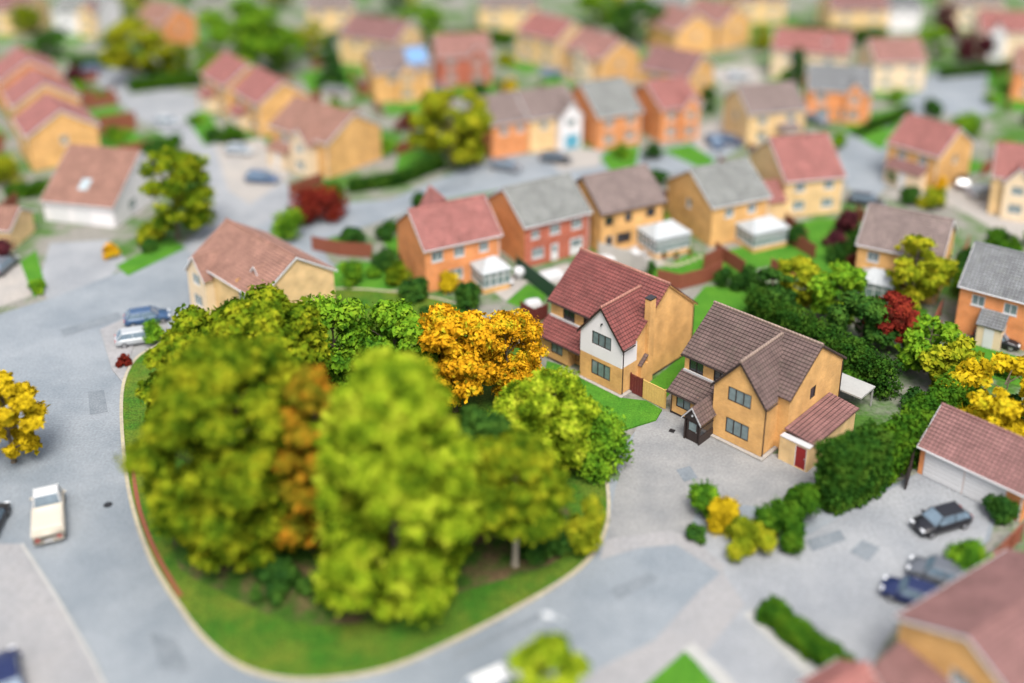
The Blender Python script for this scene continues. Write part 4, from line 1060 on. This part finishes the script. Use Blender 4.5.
S('small blue-green shrub at the left foot of the bed beside the drive', 697, 538, 1.2, .9, 'dark', 1200)
S('yellow-green shrub in the middle of the bed beside the drive', 748, 550, 2.5, 2.1, 'ygreen', 4500)
S('dark green shrub in the bed next to the tall hedge', 778, 540, 2.9, 2.3, 'hedge', 5000)
S('green shrub where the bed meets the tall hedge', 800, 520, 3.0, 2.2, 'hedge', 5000)
S('dark green shrub below the grey roofed row house', 622, 158, 2.2, 1.6, 'green', 1500)
S('dark round shrub on the verge across the street', 652, 160, 2.6, 1.7, 'dark', 1800)
S('small dark shrub at the end of the grey fence', 650, 274, 1.6, 1.0, 'dark', 1400, size=.1)
S('conifer bush at the corner of the red-brown fence', 724, 286, 2.6, 1.3, 'dark', 1600)
S('dark shrub at the right of the garden lawn', 744, 290, 3.2, 1.6, 'dark', 2000)
S('green shrub before the conservatory of the grey roofed buff house', 796, 245, 2.8, 1.6, 'dark', 2000)
S('dark shrub in the garden below the black car', 838, 262, 2.6, 1.7, 'dark', 2000)
S('golden shrub at the foot of the orange brick house wall', 448, 290, 2.4, 1.4, 'yellow', 2000)
S('dark shrub left of the orange brick house', 384, 268, 2.6, 1.8, 'dark', 2000)
S('olive shrub in the garden left of the orange brick house', 398, 284, 2.6, 1.6, 'olive', 1800)
S('green shrub behind the clay roofed house', 352, 284, 2.8, 2.0, 'green', 2200)
S('green shrub beside the silver car on the cul-de-sac', 214, 142, 2.2, 2.0, 'dark', 1500)
S('light green shrub at the verge of the stepped row', 196, 124, 1.8, 1.6, 'green', 1200)
S('orange flowering bush by the white garage doors', 112, 256, 1.5, 1.4, 'orange', 1200)
S('small green bush at the edge of the left driveway', 38, 292, 1.6, 1.1, 'green', 1200)
S('lime green shrub under the nearest stepped house', 8, 186, 4.4, 2.6, 'ygreen', 2500)
S('dark brown shrub beside the plum tree', 410, 130, 3.0, 2.2, 'red', 1800)
S('small golden shrub at the foot of the cream gable across the street', 512, 92, 2.6, 1.9, 'yellow', 1500)
S('dark shrub under the round-shouldered orange gable', 706, 100, 2.6, 2.3, 'dark', 1500)
S('small green bush on the far right verge', 990, 104, 1.8, 1.4, 'green', 1000)
S('bright bush at the right end of the red-brown shrubs', 1008, 92, 1.8, 1.6, 'green', 1000)
hedge('tall dense dark green hedge block beside the buff house with the porch', [(824, 508), (848, 500), (872, 486)], 2.5, 5.4, 'hedge_dark', 1, 340, size=.18, fine=.17)
hedge('green hedge running up from the tall block towards the yellow tree', [(878, 480), (925, 444), (962, 414)], 2.4, 4.4, 'hedge', 2, 220, size=.18, fine=.22)
hedge('clipped bright green hedge strip between two pale drives', [(768, 618), (800, 645), (842, 676)], 1.5, 1.5, 'hedge', 3, 400)
hedge('dark clipped hedge along the street below the wide orange gable', [(352, 192), (400, 184), (440, 168)], 1.6, 1.8, 'hedge_dark', 4, 100)
hedge('long dark conifer hedge at the top right', [(800, 40), (840, 44), (868, 44)], 2.6, 3.4, 'hedge_dark', 5, 70)
hedge('short yellow end of the conifer hedge at the top right', [(868, 44), (882, 42)], 2.4, 3.2, 'hedge', 6, 70)
hedge('green hedge behind the pink roofed brick house', [(440, 44), (480, 42), (510, 46)], 2.4, 3.0, 'hedge', 7, 70)
hedge('dark hedge with shade across the head of the cul-de-sac', [(72, 68), (110, 66), (128, 70)], 2.0, 2.2, 'hedge_dark', 8, 70)
hedge('low hedge under the golden tree at the cul-de-sac', [(132, 92), (170, 88), (204, 84)], 2.2, 2.4, 'hedge', 9, 80)
hedge('hedge in front of the plum tree at the far right', [(940, 78), (980, 74), (1016, 70)], 2.0, 2.0, 'hedge_dark', 10, 70)
hedge('garden hedge below the nearest stepped house at the left', [(10, 198), (34, 196), (56, 190)], 2.0, 1.8, 'hedge', 11, 90)
hedge('dark hedge along the garden of the orange brick dark roofed house', [(868, 130), (890, 124), (908, 114)], 1.5, 1.6, 'hedge_dark', 12, 70)
hedge('rough green garden hedge behind the brown roofed house', [(752, 318), (800, 346), (850, 376), (888, 398)], 2.6, 3.6, 'hedge_dark', 13, 70)

# ------------------------------------------------------------------ fences and gates
def fence(label, pts, h, mat, name='fence', board=.14, world=False, postmat=None):
    P = [np.array(p if world else at(*p)[:2], float) for p in pts]
    root = thing(name, label, 'fence', (P[0][0], P[0][1], 0))
    bm, pm = MB(), None
    rr = random.Random(int(P[0][0] * 10))
    for a, b in zip(P[:-1], P[1:]):
        o, d, n, L = side_frame(a - P[0], b - P[0])
        k = max(1, int(L / board))
        for i in range(k):
            s = L * i / k
            bm.obox(o, d, n, s + .004, s + L / k - .004, -.01 + (i % 2) * .012, .008 + (i % 2) * .012, .06, h + rr.uniform(-.02, .02))
        for z in (.35, h * .55, h - .3): bm.obox(o, d, n, 0, L, -.06, -.012, z, z + .08)
        bm.obox(o, d, n, 0, L, -.05, .035, h + .022, h + .05)
    bm.build('board_panel', mat, root)
    for a, b in zip(P[:-1], P[1:]):
        o, d, n, L = side_frame(a - P[0], b - P[0]); k = max(1, int(round(L / 1.8)))
        for i in range(k + (1 if b is P[-1] else 0)):
            s = L * i / k
            MB().obox(o, d, n, s - .05, s + .05, -.13, -.062, 0, h + .1).build('post', postmat or mat, root)
    return root

ca, sa = math.cos(R(-44)), math.sin(R(-44))
f1 = at(620.5, 396.5)
def h1(x, y): return (f1[0] + ca * x - sa * y, f1[1] + sa * x + ca * y)
fence('dark red side gate panel against the white-gabled house', [h1(.12, 1.15), h1(1.45, 1.15)], 1.85, M['fence_red'], name='side_gate', world=True)
fence('pale new timber fence panel between the two detached houses in focus', [h1(1.56, 1.13), h1(3.95, 1.10)], 1.85, M['timber'], world=True)
fence('weathered pale grey fence between the patio and the red roofed house', [(598, 258), (612, 262), (630, 268), (646, 276)], 1.9, M['timber_grey'])
fence('red-brown curving garden fence right of the red roofed house', [(657, 285), (680, 290), (704, 284), (722, 276)], 1.8, M['fence_brown'])
fence('dark green garden fence left of the red roofed house', [(516, 272), (536, 288), (554, 302)], 1.9, M['fence_green'])
fence('short dark red fence beside the orange tree', [(520, 316), (534, 324), (548, 318)], 1.6, M['fence_red'])
fence('brown garden fence at the rear of the grey roofed buff house', [(704, 270), (722, 262)], 1.8, M['fence_brown'])
fence('dark red fence at the end of the garden lawn on the right', [(846, 272), (866, 262)], 1.8, M['fence_red'])
fence('brown fence along the garden left of the orange brick house', [(312, 250), (340, 256), (372, 258)], 1.7, M['fence_brown'])
fence('dark brown fence beside the double garage', [(906, 490), (914, 462)], 1.8, M['brown'])
fence('reddish fence behind the long taupe side of the gardens', [(770, 272), (784, 278), (800, 276)], 1.6, M['fence_brown'])

# ------------------------------------------------------------------ cars
def paint(n, c):
    M[n] = plain(n, c, .28, .05, 1, .15, .6)
paint('car_black', (.012, .012, .016)); paint('car_navy', (.012, .02, .075)); paint('car_blue', (.03, .07, .15)); paint('car_white', (.62, .62, .62)); paint('car_silver', (.34, .36, .38)); paint('car_cream', (.52, .47, .39)); paint('car_grey', (.10, .11, .13))

def car(label, px, py, ang, col, L=4.3, W=1.76, H=1.48, kind='hatchback', cat='car', name='parked_car', group='cars parked around the estate'):
    x, y, _ = at(px, py)
    root = thing(name, label, cat, (x, y, 0), R(ang), group)
    h = L / 2; w = W / 2; pk = kind == 'pickup'
    # lower body: lofted cross-sections along x
    st = [(-h, .42, .78, .80), (-h + .12, .28, .92, .94), (-h + .6, .24, .96, 1.0), (-.3, .22, .93, 1.0), (h - 1.35, .22, .92, 1.0), (h - .6, .24, .82, .98), (h - .15, .28, .70, .90), (h, .38, .58, .76)]
    if pk: st = [(-h, .45, 1.0, .94), (-h + .05, .4, 1.02, .98), (-h + .6, .35, 1.02, 1.0), (-.3, .3, 1.02, 1.0), (h - 1.35, .3, 1.04, 1.0), (h - .5, .3, .98, .98), (h - .1, .32, .85, .92), (h, .42, .70, .82)]
    def ring(sx, lo, hi, f):
        ww = w * f
        return [(sx, -ww * .92, lo), (sx, -ww, lo + (hi - lo) * .35), (sx, -ww * .97, hi - .08), (sx, -ww * .86, hi), (sx, ww * .86, hi), (sx, ww * .97, hi - .08), (sx, ww, lo + (hi - lo) * .35), (sx, ww * .92, lo)]
    rg = [ring(*s) for s in st]; b = MB()
    for i in range(len(rg) - 1):
        for k in range(8):
            j = (k + 1) % 8
            b.face([rg[i][k], rg[i + 1][k], rg[i + 1][j], rg[i][j]][::-1])
    b.face(rg[0]); b.face(rg[-1][::-1])
    if pk:
        for sy in (-1, 1): b.box(-h + .04, sy * (w - .04) - .04, 1.0, .1, sy * (w - .04) + .04, 1.28)
        b.box(-h + .02, -w + .05, .98, -h + .1, w - .05, 1.28)
    b.build('body', M[col], root, True)
    # glasshouse
    zb = .90 if not pk else 1.0
    if kind == 'saloon': X = (-h + .75, -h + 1.35, .35, h - 1.15)
    elif pk: X = (.05, .22, 1.25, h - .75)
    elif kind == 'estate': X = (-h + .12, -h + .4, .45, h - 1.15)
    else: X = (-h + .15, -h + .62, .42, h - 1.12)
    wb, wt = w * .90, w * .74
    lo = [(X[0], -wb, zb), (X[3], -wb, zb), (X[3], wb, zb), (X[0], wb, zb)]
    hi = [(X[1], -wt, H - .05), (X[2], -wt, H - .05), (X[2], wt, H - .05), (X[1], wt, H - .05)]
    gm = MB()
    for i in range(4): gm.face([lo[i], lo[(i + 1) % 4], hi[(i + 1) % 4], hi[i]])
    gm.build('windows', M['car_glass'], root)
    rm = MB(); rm.face(hi)
    mid = [(X[1] + .12, -wt * .9, H), (X[2] - .12, -wt * .9, H), (X[2] - .12, wt * .9, H), (X[1] + .12, wt * .9, H)]
    rm = MB(); rm.face(mid)
    for i in range(4): rm.face([hi[i], hi[(i + 1) % 4], mid[(i + 1) % 4], mid[i]])
    for i in range(4): rm.tube([lo[i], hi[i]], .045, 5)
    for s in (-1, 1): rm.tube([((X[1] + X[2]) / 2, s * wb, zb), ((X[1] + X[2]) / 2, s * wt, H - .05)], .04, 5)
    rm.build('roof_panel', M['car_white'] if pk else M[col], root)
    if pk:
        cb = MB(); cb.box(-h + .08, -w + .06, 1.1, -.02, w - .06, 1.5); cb.prism([(-h + .2, 1.501), (-.1, 1.501), (-.2, 1.56), (-h + .4, 1.56)], -w + .2, w - .2); cb.build('load_cover', M['car_cream'], root)
    for sx in (-h + .78, h - .80):
        for sy in (-1, 1):
            t = MB(); yy = sy * (w - .09)
            prof = [(.20, -.10), (.29, -.10), (.31, -.06), (.31, .06), (.29, .10), (.20, .10)]
            n = 16
            for i in range(len(prof) - 1):
                for k in range(n):
                    a0, a1 = 2 * math.pi * k / n, 2 * math.pi * (k + 1) / n
                    q = [(sx + prof[i][0] * math.cos(a0), yy + prof[i][1], .31 + prof[i][0] * math.sin(a0)), (sx + prof[i + 1][0] * math.cos(a0), yy + prof[i + 1][1], .31 + prof[i + 1][0] * math.sin(a0)),
                         (sx + prof[i + 1][0] * math.cos(a1), yy + prof[i + 1][1], .31 + prof[i + 1][0] * math.sin(a1)), (sx + prof[i][0] * math.cos(a1), yy + prof[i][1], .31 + prof[i][0] * math.sin(a1))]
                    t.face(q)
            wo_ = t.build('wheel', M['rubber'], root)
            r_ = MB(); r_.tube([(sx, yy - .07, .31), (sx, yy + .07, .31)], .2, 14); r_.build('rim', M['alloy'], wo_)
    zf = .66 if not pk else .78
    for sy in (-1, 1):
        MB().box(h - .22, sy * w * .62 - .18, zf - .10, h - .04, sy * w * .62 + .18, zf + .06).build('headlight', M['lamp_white'], root)
        MB().box(-h - .005, sy * w * .66 - .12, .66, -h + .16, sy * w * .66 + .12, .88).build('tail_light', M['lamp_red'], root)
        MB().box(X[3] - .28, sy * (w + .06) - .09, .93, X[3] - .12, sy * (w + .06) + .09, 1.06).build('mirror', M[col], root)
    MB().box(-h - .012, -.26, .52, -h + .02, .26, .63).build('number_plate', M['lamp_white'], root)
    return root

car('cream pickup truck with white cab roof driving along the left road', 50, 522, 112, 'car_cream', 5.8, 2.2, 2.3, 'pickup', 'pickup truck', 'pickup_truck', None)
car('black car with pale windscreen parked before the double garage', 940, 527, 200, 'car_black', 4.5, kind='hatchback')
car('black hatchback parked between the clipped bush and the navy car', 938, 580, 150, 'car_grey', 4.1)
car('navy blue hatchback parked nose to the pale court, beside the black hatchback', 912, 601, 150, 'car_navy', 4.1)
car('dark blue car cut off at the bottom left corner', 8, 682, 120, 'car_navy', 4.3)
car('black car nose just entering at the left edge below the orange tree', -8, 528, 96, 'car_black', 4.2)
car('dark blue car parked at the left of the big olive tree', 148, 322, 20, 'car_blue', 4.4)
car('silver car parked in front of the dark blue one by the olive tree', 140, 342, 20, 'car_silver', 4.4)
car('grey car in the carport drive at the left edge', 4, 270, 85, 'car_grey', 4.3)
car('blue car on the pale drive by the red shrub', 263, 182, -8, 'car_blue', 4.5, kind='estate')
car('silver car before the porches of the stepped row', 240, 154, -10, 'car_silver', 4.2)
car('pale silver car on the cul-de-sac', 168, 126, -5, 'car_silver', 4.2)
car('dark car in front of the dark hedge at the head of the cul-de-sac', 94, 72, 5, 'car_navy', 4.4)
car('dark car on the drive between the mauve and cream gabled houses', 506, 170, -25, 'car_grey', 4.3)
car('dark car parked before the white wing with the blue door', 556, 162, -15, 'car_black', 4.4)
car('navy car parked before the cream taupe roofed house', 728, 144, -20, 'car_navy', 4.4)
car('light blue car beside the navy car before the cream taupe roofed house', 714, 146, -75, 'car_blue', 4.0)
car('black car on the road right of the cream red roofed house', 866, 205, -25, 'car_black', 4.5)
car('dark car at the foot of the orange gable by the pale forecourt', 962, 186, 70, 'car_black', 4.2)
car('silver car on the pale forecourt', 984, 196, 10, 'car_silver', 4.4)
car('dark blue car beside the small hedge in the far middle row', 552, 76, 12, 'car_blue', 4.3)
car('black car parked below the bright orange brick house', 818, 124, -60, 'car_grey', 4.2)
car('dark car by the orange brick house at the right edge', 996, 344, -30, 'car_black', 4.3)
car('white van-like car at the bottom edge beside the lime tree', 500, 694, 30, 'car_white', 4.4, 1.8, 1.7, 'estate')
car('dark car below the red brick house with pink roof', 438, 92, 10, 'car_grey', 4.2)
car('pale blue car on the drive below the long red roofed house', 738, 80, 10, 'car_silver', 4.2)

# ------------------------------------------------------------------ street lamp and small garden things
def street_lamp(label, px, py, h=7.5, turn=160):
    x, y, _ = at(px, py)
    r = thing('street_lamp', label, 'street lamp', (x, y, 0), R(turn), 'street lamps')
    MB().tube([(0, 0, 0), (0, 0, 1.2)], [.09, .085], 10).build('base', M['steel'], r)
    MB().tube([(0, 0, 1.2), (0, 0, h - .6), (.12, 0, h - .2), (.5, 0, h), (1.0, 0, h + .05)], [.06, .05, .045, .04, .035], 8).build('pole', M['steel'], r)
    hm = MB(); hm.tube([(.85, 0, h + .03), (1.0, 0, h + .06), (1.35, 0, h + .08), (1.6, 0, h + .05)], [.05, .13, .14, .05], 10)
    hd = hm.build('lamp_head', M['plastic_white'], r)
    MB().box(1.02, -.09, h - .09, 1.5, .09, h - .03).build('lens', M['lamp_white'], hd)
street_lamp('grey street lamp at the bottom edge rising beside the lime tree', 566, 712, 6.8)

PW = M['plastic_white']
def chair(label, x, y, rz):
    r = thing('garden_chair', label, 'chair', (x, y, .035), R(rz), 'white chairs on the patio')
    MB().box(-.24, -.24, .40, .24, .24, .44).build('seat', PW, r)
    b = MB(); b.box(-.24, .2, .44, -.18, .25, .92).box(.18, .2, .44, .24, .25, .92)
    for i in range(4): b.box(-.18, .21, .52 + i * .1, .18, .24, .58 + i * .1)
    b.build('backrest', PW, r)
    for sx in (-1, 1):
        for sy in (-1, 1): MB().tube([(sx * .2, sy * .2, .4), (sx * .23, sy * .23, 0)], .025, 6).build('leg', PW, r)
        a = MB(); a.box(sx * .24 - .03, -.22, .62, sx * .24 + .03, .22, .66).box(sx * .24 - .02, -.22, .44, sx * .24 + .02, -.17, .62); a.build('armrest', PW, r)
def table(label, x, y, rad=.55):
    r = thing('garden_table', label, 'table', (x, y, .035))
    MB().lathe((0, 0, .68), [(rad, 0), (rad + .02, .02), (rad, .04)], 20).build('tabletop', PW, r)
    for k in range(4):
        a = k * 1.5708 + .78
        MB().tube([(.35 * math.cos(a), .35 * math.sin(a), .68), (.42 * math.cos(a), .42 * math.sin(a), 0)], .025, 6).build('leg', PW, r)
tx, ty, _ = at(635, 258)
table('round white garden table on the patio beside the conservatory', tx, ty)
for dx, dy, rz, lb in ((-1.0, .1, 90, 'white patio chair on the left of the round white table'), (1.0, .2, -90, 'white patio chair right of the round white table, nearest the conservatory'), (0, -1.0, 180, 'white patio chair on the near side of the round white table'), (.1, 1.0, 0, 'white patio chair on the far side of the round white table')):
    chair(lb, tx + dx, ty + dy, rz)
def pot(label, px, py, f, h=.45):
    x, y, _ = at(px, py); r = thing('plant_pot', label, 'plant pot', (x, y, .02), 0, 'pots along the conservatory')
    MB().lathe((0, 0, 0), [(.16, 0), (.22, h * .8), (.25, h * .8), (.25, h), (.2, h)], 14).build('pot', M['terracotta'], r)
    me = leaf_mesh('leaves', [(0, 0, h + .15), (.1, .05, h + .25), (-.1, 0, h + .2)], [(.2, .2, .18)] * 3, 200, .08, F[f], int(px)); r.children or None; lo_ = link(bpy.data.objects.new('leaves', me)); lo_.parent = r
pot('dark plant pot left of the conservatory corner', 664, 259, 'dark'); pot('larger plant pot in front of the conservatory', 676, 260, 'dark', .55); pot('plant pot at the right end of the conservatory', 690, 255, 'olive')
for i in range(9):
    a = [(656, 259), (660, 262), (665, 264.5), (670, 266), (676, 266), (682, 264.5), (688, 262.5), (694, 260), (700, 257.5)][i]
    x, y, _ = at(*a); mb = MB(); mb.lathe((0, 0, 0), [(.28, 0), (.33, .05), (.30, .11), (.2, .13)], 9)
    o = mb.build('edging_stone', M['kerb']); o.location = (x, y, .02); o.scale = (1.2, .8, 1); o.rotation_euler = (0, 0, i * .7)
    tag(o, 'pale edging stone in the curved border before the conservatory', 'stone', 'edging stones before the conservatory')
# left patio: white urn, covered barbecue, low bench
def urn(label, px, py, s=1.0):
    x, y, _ = at(px, py); r = thing('garden_urn', label, 'urn', (x, y, .03))
    MB().lathe((0, 0, 0), [(.35 * s, 0), (.38 * s, .08), (.22 * s, .2)], 16).build('foot', M['concrete'], r)
    MB().lathe((0, 0, .18 * s), [(.22 * s, 0), (.55 * s, .3 * s), (.66 * s, .65 * s), (.58 * s, .98 * s), (.40 * s, 1.15 * s), (.2 * s, 1.2 * s)], 18).build('bowl', PW, r)
urn('round white covered drum on the pale patio by the green fence', 519, 279, 1.0)
def bench(label, px, py, rz):
    x, y, _ = at(px, py); r = thing('garden_bench', label, 'bench', (x, y, .03), R(rz))
    MB().box(-.75, -.25, .40, .75, .25, .46).build('seat', PW, r)
    b = MB(); b.box(-.75, .2, .55, .75, .25, .65).box(-.75, .2, .75, .75, .25, .88).box(-.75, .2, .46, -.69, .25, .88).box(.69, .2, .46, .75, .25, .88); b.build('backrest', PW, r)
    for sx in (-.68, .68):
        for sy in (-.2, .2): MB().box(sx - .03, sy - .03, 0, sx + .03, sy + .03, .4).build('leg', PW, r)
bench('white garden bench on the pale patio by the orange brick conservatory', 501, 283, 30)
table('round white table in the middle of the pale patio left of the green fence', *at(509, 287)[:2], .5)
def cover(label, px, py, rz, w, d, h, name='covered_furniture'):
    x, y, _ = at(px, py); r = random.Random(int(px)); mb = MB()
    nx, ny = 8, 6; g_ = [[(w * (i / nx - .5), d * (j / ny - .5), h * (1 - .16 * (abs(i / nx - .5) * 2) ** 3 - .16 * (abs(j / ny - .5) * 2) ** 3) + r.uniform(-.04, .04)) for j in range(ny + 1)] for i in range(nx + 1)]
    for i in range(nx):
        for j in range(ny): mb.face([g_[i][j], g_[i + 1][j], g_[i + 1][j + 1], g_[i][j + 1]])
    edge = [g_[i][0] for i in range(nx + 1)] + [g_[nx][j] for j in range(1, ny + 1)] + [g_[i][ny] for i in range(nx - 1, -1, -1)] + [g_[0][j] for j in range(ny - 1, 0, -1)]
    for i in range(len(edge)):
        a, b = edge[i], edge[(i + 1) % len(edge)]; q = lambda p, k: (p[0] * (1.05 + .02 * math.sin(k * 1.7)), p[1] * (1.05 + .02 * math.cos(k * 2.1)), 0)
        mb.face([q(a, i), q(b, (i + 1) % len(edge)), b, a])
    o = mb.build(name, M['canvas'], None, True); o.location = (x, y, .03); o.rotation_euler = (0, 0, R(rz))
    tag(o, label, 'garden furniture')
cover('pale canvas covered furniture before the white doors of the red brick house', 551, 278, 30, 2.4, 1.6, .8)
cover('small pale covered heap on the little lawn beside the orange tree', 533, 306, 20, 1.5, 1.1, .7)
cover('white covered low frame between the grey fence and the red brick house', 606, 262, 30, 2.2, 1.4, .7)
def shed(label, px, py, rz, w, d, h, wm_, rm_):
    x, y, _ = at(px, py); r = thing('garden_shed', label, 'shed', (x, y, 0), R(rz))
    wm = MB(); p = [(-w / 2, -d / 2), (w / 2, -d / 2), (w / 2, d / 2), (-w / 2, d / 2)]
    for i in range(4): wall_side(wm, p[i], p[(i + 1) % 4], 0, h, (), (d / 2, h + .5) if i in (1, 3) else None)
    wm.build('wall', M[wm_], r)
    rf = MB()
    for s in (-1, 1): slope(rf, (-w / 2 - .15, 0, h + .62), (w / 2 + .15, 0, h + .62), (-w / 2 - .15, s * (d / 2 + .2), h - .02), (w / 2 + .15, s * (d / 2 + .2), h - .02), .05)
    rf.build('roof', M[rm_], r)
    MB().box(-.4, -d / 2 - .03, .05, .4, -d / 2 + .01, 1.8).build('door', M['fence_brown'], r)
shed('small pale garden shed with flat-looking grey roof behind the stepped row', 338, 102, -20, 4.2, 3.0, 2.1, 'timber_grey', 'tile_dkgrey')
shed('wooden garden shed in the corner behind the solar panelled house', 366, 92, 20, 2.6, 2.0, 2.0, 'fence_brown', 'tile_taupe')

# ------------------------------------------------------------------ back gardens: lawns, fences, shrubs in the gaps between houses
for px, py, ang_, xr_ in ((620.5, 396.5, -44, 0), (760, 470, -44, 1)):
    q = at(px, py); a_ = R(ang_); HOUSES.append((q[0] + math.cos(a_) * -10.5, q[1] + math.sin(a_) * -10.5, a_, 14.5, 0))
def in_poly(x, y, p):
    c = False; j = len(p) - 1
    for i in range(len(p)):
        if (p[i][1] > y) != (p[j][1] > y) and x < (p[j][0] - p[i][0]) * (y - p[i][1]) / (p[j][1] - p[i][1]) + p[i][0]: c = not c
        j = i
    return c
def free(x, y, m=1.0, roads=True):
    for ox, oy, a, L, hw in HOUSES:
        dx, dy = x - ox, y - oy; lx, ly = dx * math.cos(a) + dy * math.sin(a), -dx * math.sin(a) + dy * math.cos(a)
        if hw == 0:
            if -m < lx < L + m and -3 - m < ly < 13 + m: return False
        elif -m < lx < L + m and abs(ly) < hw + m: return False
    return not (roads and any(in_poly(x, y, p) for p in PAVED))
BUSY = [(o.location.x, o.location.y) for o in scene.objects if o.parent is None and o.get('category') and o.get('category') not in ('house', 'garage', 'fence')]
gr = random.Random(21)
for ox, oy, a, L, hw in list(HOUSES):
    if hw == 0: continue
    for sg in (1, -1):
        w = [(ox + math.cos(a) * lx - math.sin(a) * sg * ly, oy + math.sin(a) * lx + math.cos(a) * sg * ly) for lx, ly in ((.5, hw + 1.2), (L - .5, hw + 1.2), (L - .5, hw + 6.5), (.5, hw + 6.5))]
        mid = [((w[i][0] + w[(i + 1) % 4][0]) / 2, (w[i][1] + w[(i + 1) % 4][1]) / 2) for i in range(4)]
        if all(free(x, y, .4) for x, y in w + mid) and w[0][1] > 60:
            if sg < 0: w = w[::-1]
            mb = MB(); mb.face([(x, y, .036) for x, y in w]); struct('lawn', mb, M['lawn'])
# garden fences between neighbours, copied panel by panel
proto = None
nf = 0
for ox, oy, a, L, hw in list(HOUSES):
    if hw == 0 or oy < 62: continue
    for lx in (-.7, L + .7):
        for sg in (1, -1):
            pts = [(ox + math.cos(a) * lx - math.sin(a) * sg * ly, oy + math.sin(a) * lx + math.cos(a) * sg * ly) for ly in (hw * .6, hw + 1.8, hw + 3.6, hw + 5.4)]
            if not all(free(x, y, .25) for x, y in pts[1:]) or nf > 70 or math.hypot(ox - 6, oy - 95) < 26: continue
            if proto is None:
                proto = fence('low brown panel fence between blurred back gardens', [(0, 0), (5.4, 0)], 1.7, M['fence_brown'], name='garden_fence', world=True, board=.3)
                proto['group'] = 'panel fences between the back gardens'; r_ = proto; kids = []
            else:
                r_ = proto.copy(); link(r_)
                for ch in proto.children:
                    c_ = ch.copy(); link(c_); c_.parent = r_
            r_.location = (pts[1][0], pts[1][1], 0); r_.rotation_euler = (0, 0, math.atan2(pts[3][1] - pts[1][1], pts[3][0] - pts[1][0])); nf += 1
protos = {}
LB = {'dark': 'dark green garden shrub among the blurred houses', 'green': 'mid green garden shrub among the blurred houses', 'hedge': 'leafy deep green garden bush among the blurred houses', 'ygreen': 'yellow-green garden shrub among the blurred houses', 'purple': 'plum leaved garden shrub among the blurred houses'}
n_s = 0
for i in range(6000):
    if n_s >= 170: break
    px, py = gr.uniform(-30, 1054), gr.uniform(-14, 470) ** 1.0
    if (py > 330 and px < 760) or (470 < px < 765 and 232 < py < 340): continue
    x, y, _ = at(px, py)
    if not free(x, y, .9) or any((x - b[0]) ** 2 + (y - b[1]) ** 2 < 5.0 for b in BUSY): continue
    BUSY.append((x, y)); k = gr.choice(['dark', 'dark', 'dark', 'hedge', 'hedge', 'green', 'green', 'ygreen', 'purple'])
    if k not in protos:
        protos[k] = shrub(LB[k], (x, y), 2.4, 1.6, F[k], 1200, name='garden_shrub', seed=len(protos) + 70, size=.24, group=LB[k] + 's'); o = protos[k]
    else:
        o = protos[k].copy(); link(o)
        for ch in protos[k].children:
            c_ = ch.copy(); link(c_); c_.parent = o
        o.location = (x, y, 0)
    o.rotation_euler = (0, 0, gr.uniform(0, 6)); q = gr.uniform(.6, 1.35); o.scale = (q * gr.uniform(.8, 1.4), q, q * gr.uniform(.7, 1.2)); n_s += 1

for px, py, lb in ((672, 431, 'dark square drain cover in the drive before the dark porch'), (352, 700, 'round iron manhole cover in the road below the grass island'), (108, 505, 'round iron manhole cover in the left road beside the island kerb')):
    x, y, _ = at(px, py); mb = MB()
    mb.lathe((0, 0, 0), [(.33, 0), (.33, .03), (.28, .03), (.28, .025), (.02, .028)], 16 if 'round' in lb else 4)
    o = mb.build('drain_cover', M['black']); o.location = (x, y, .014); o.rotation_euler = (0, 0, .3); tag(o, lb, 'drain cover')

far = None; nt_ = 0
for i in range(900):
    if nt_ >= 26: break
    px, py = gr.uniform(-20, 1044), gr.uniform(-34, 26)
    x, y, _ = at(px, py)
    if not free(x, y, 2.2) or any((x - b[0]) ** 2 + (y - b[1]) ** 2 < 30 for b in BUSY[-60:]): continue
    BUSY.append((x, y)); k = gr.choice(['green', 'olive', 'dark', 'ygreen'])
    if ('t', k) not in protos:
        lb = {'green': 'bright green', 'olive': 'olive green', 'dark': 'dark green', 'ygreen': 'yellowing'}[k] + ' tree in the blurred gardens along the top edge'
        protos[('t', k)] = tree(lb, (x, y), 7.0, 3.2, F[k], 1600, seed=90 + len(protos), clumps=14, size=.4, low=.1, group=lb + ' group'); o = protos[('t', k)]
    else:
        o = protos[('t', k)].copy(); link(o)
        for ch in protos[('t', k)].children: c_ = ch.copy(); link(c_); c_.parent = o
        o.location = (x, y, 0)
    q = gr.uniform(.75, 1.2); o.scale = (q, q, q * gr.uniform(.85, 1.15)); o.rotation_euler = (0, 0, gr.uniform(0, 6)); nt_ += 1
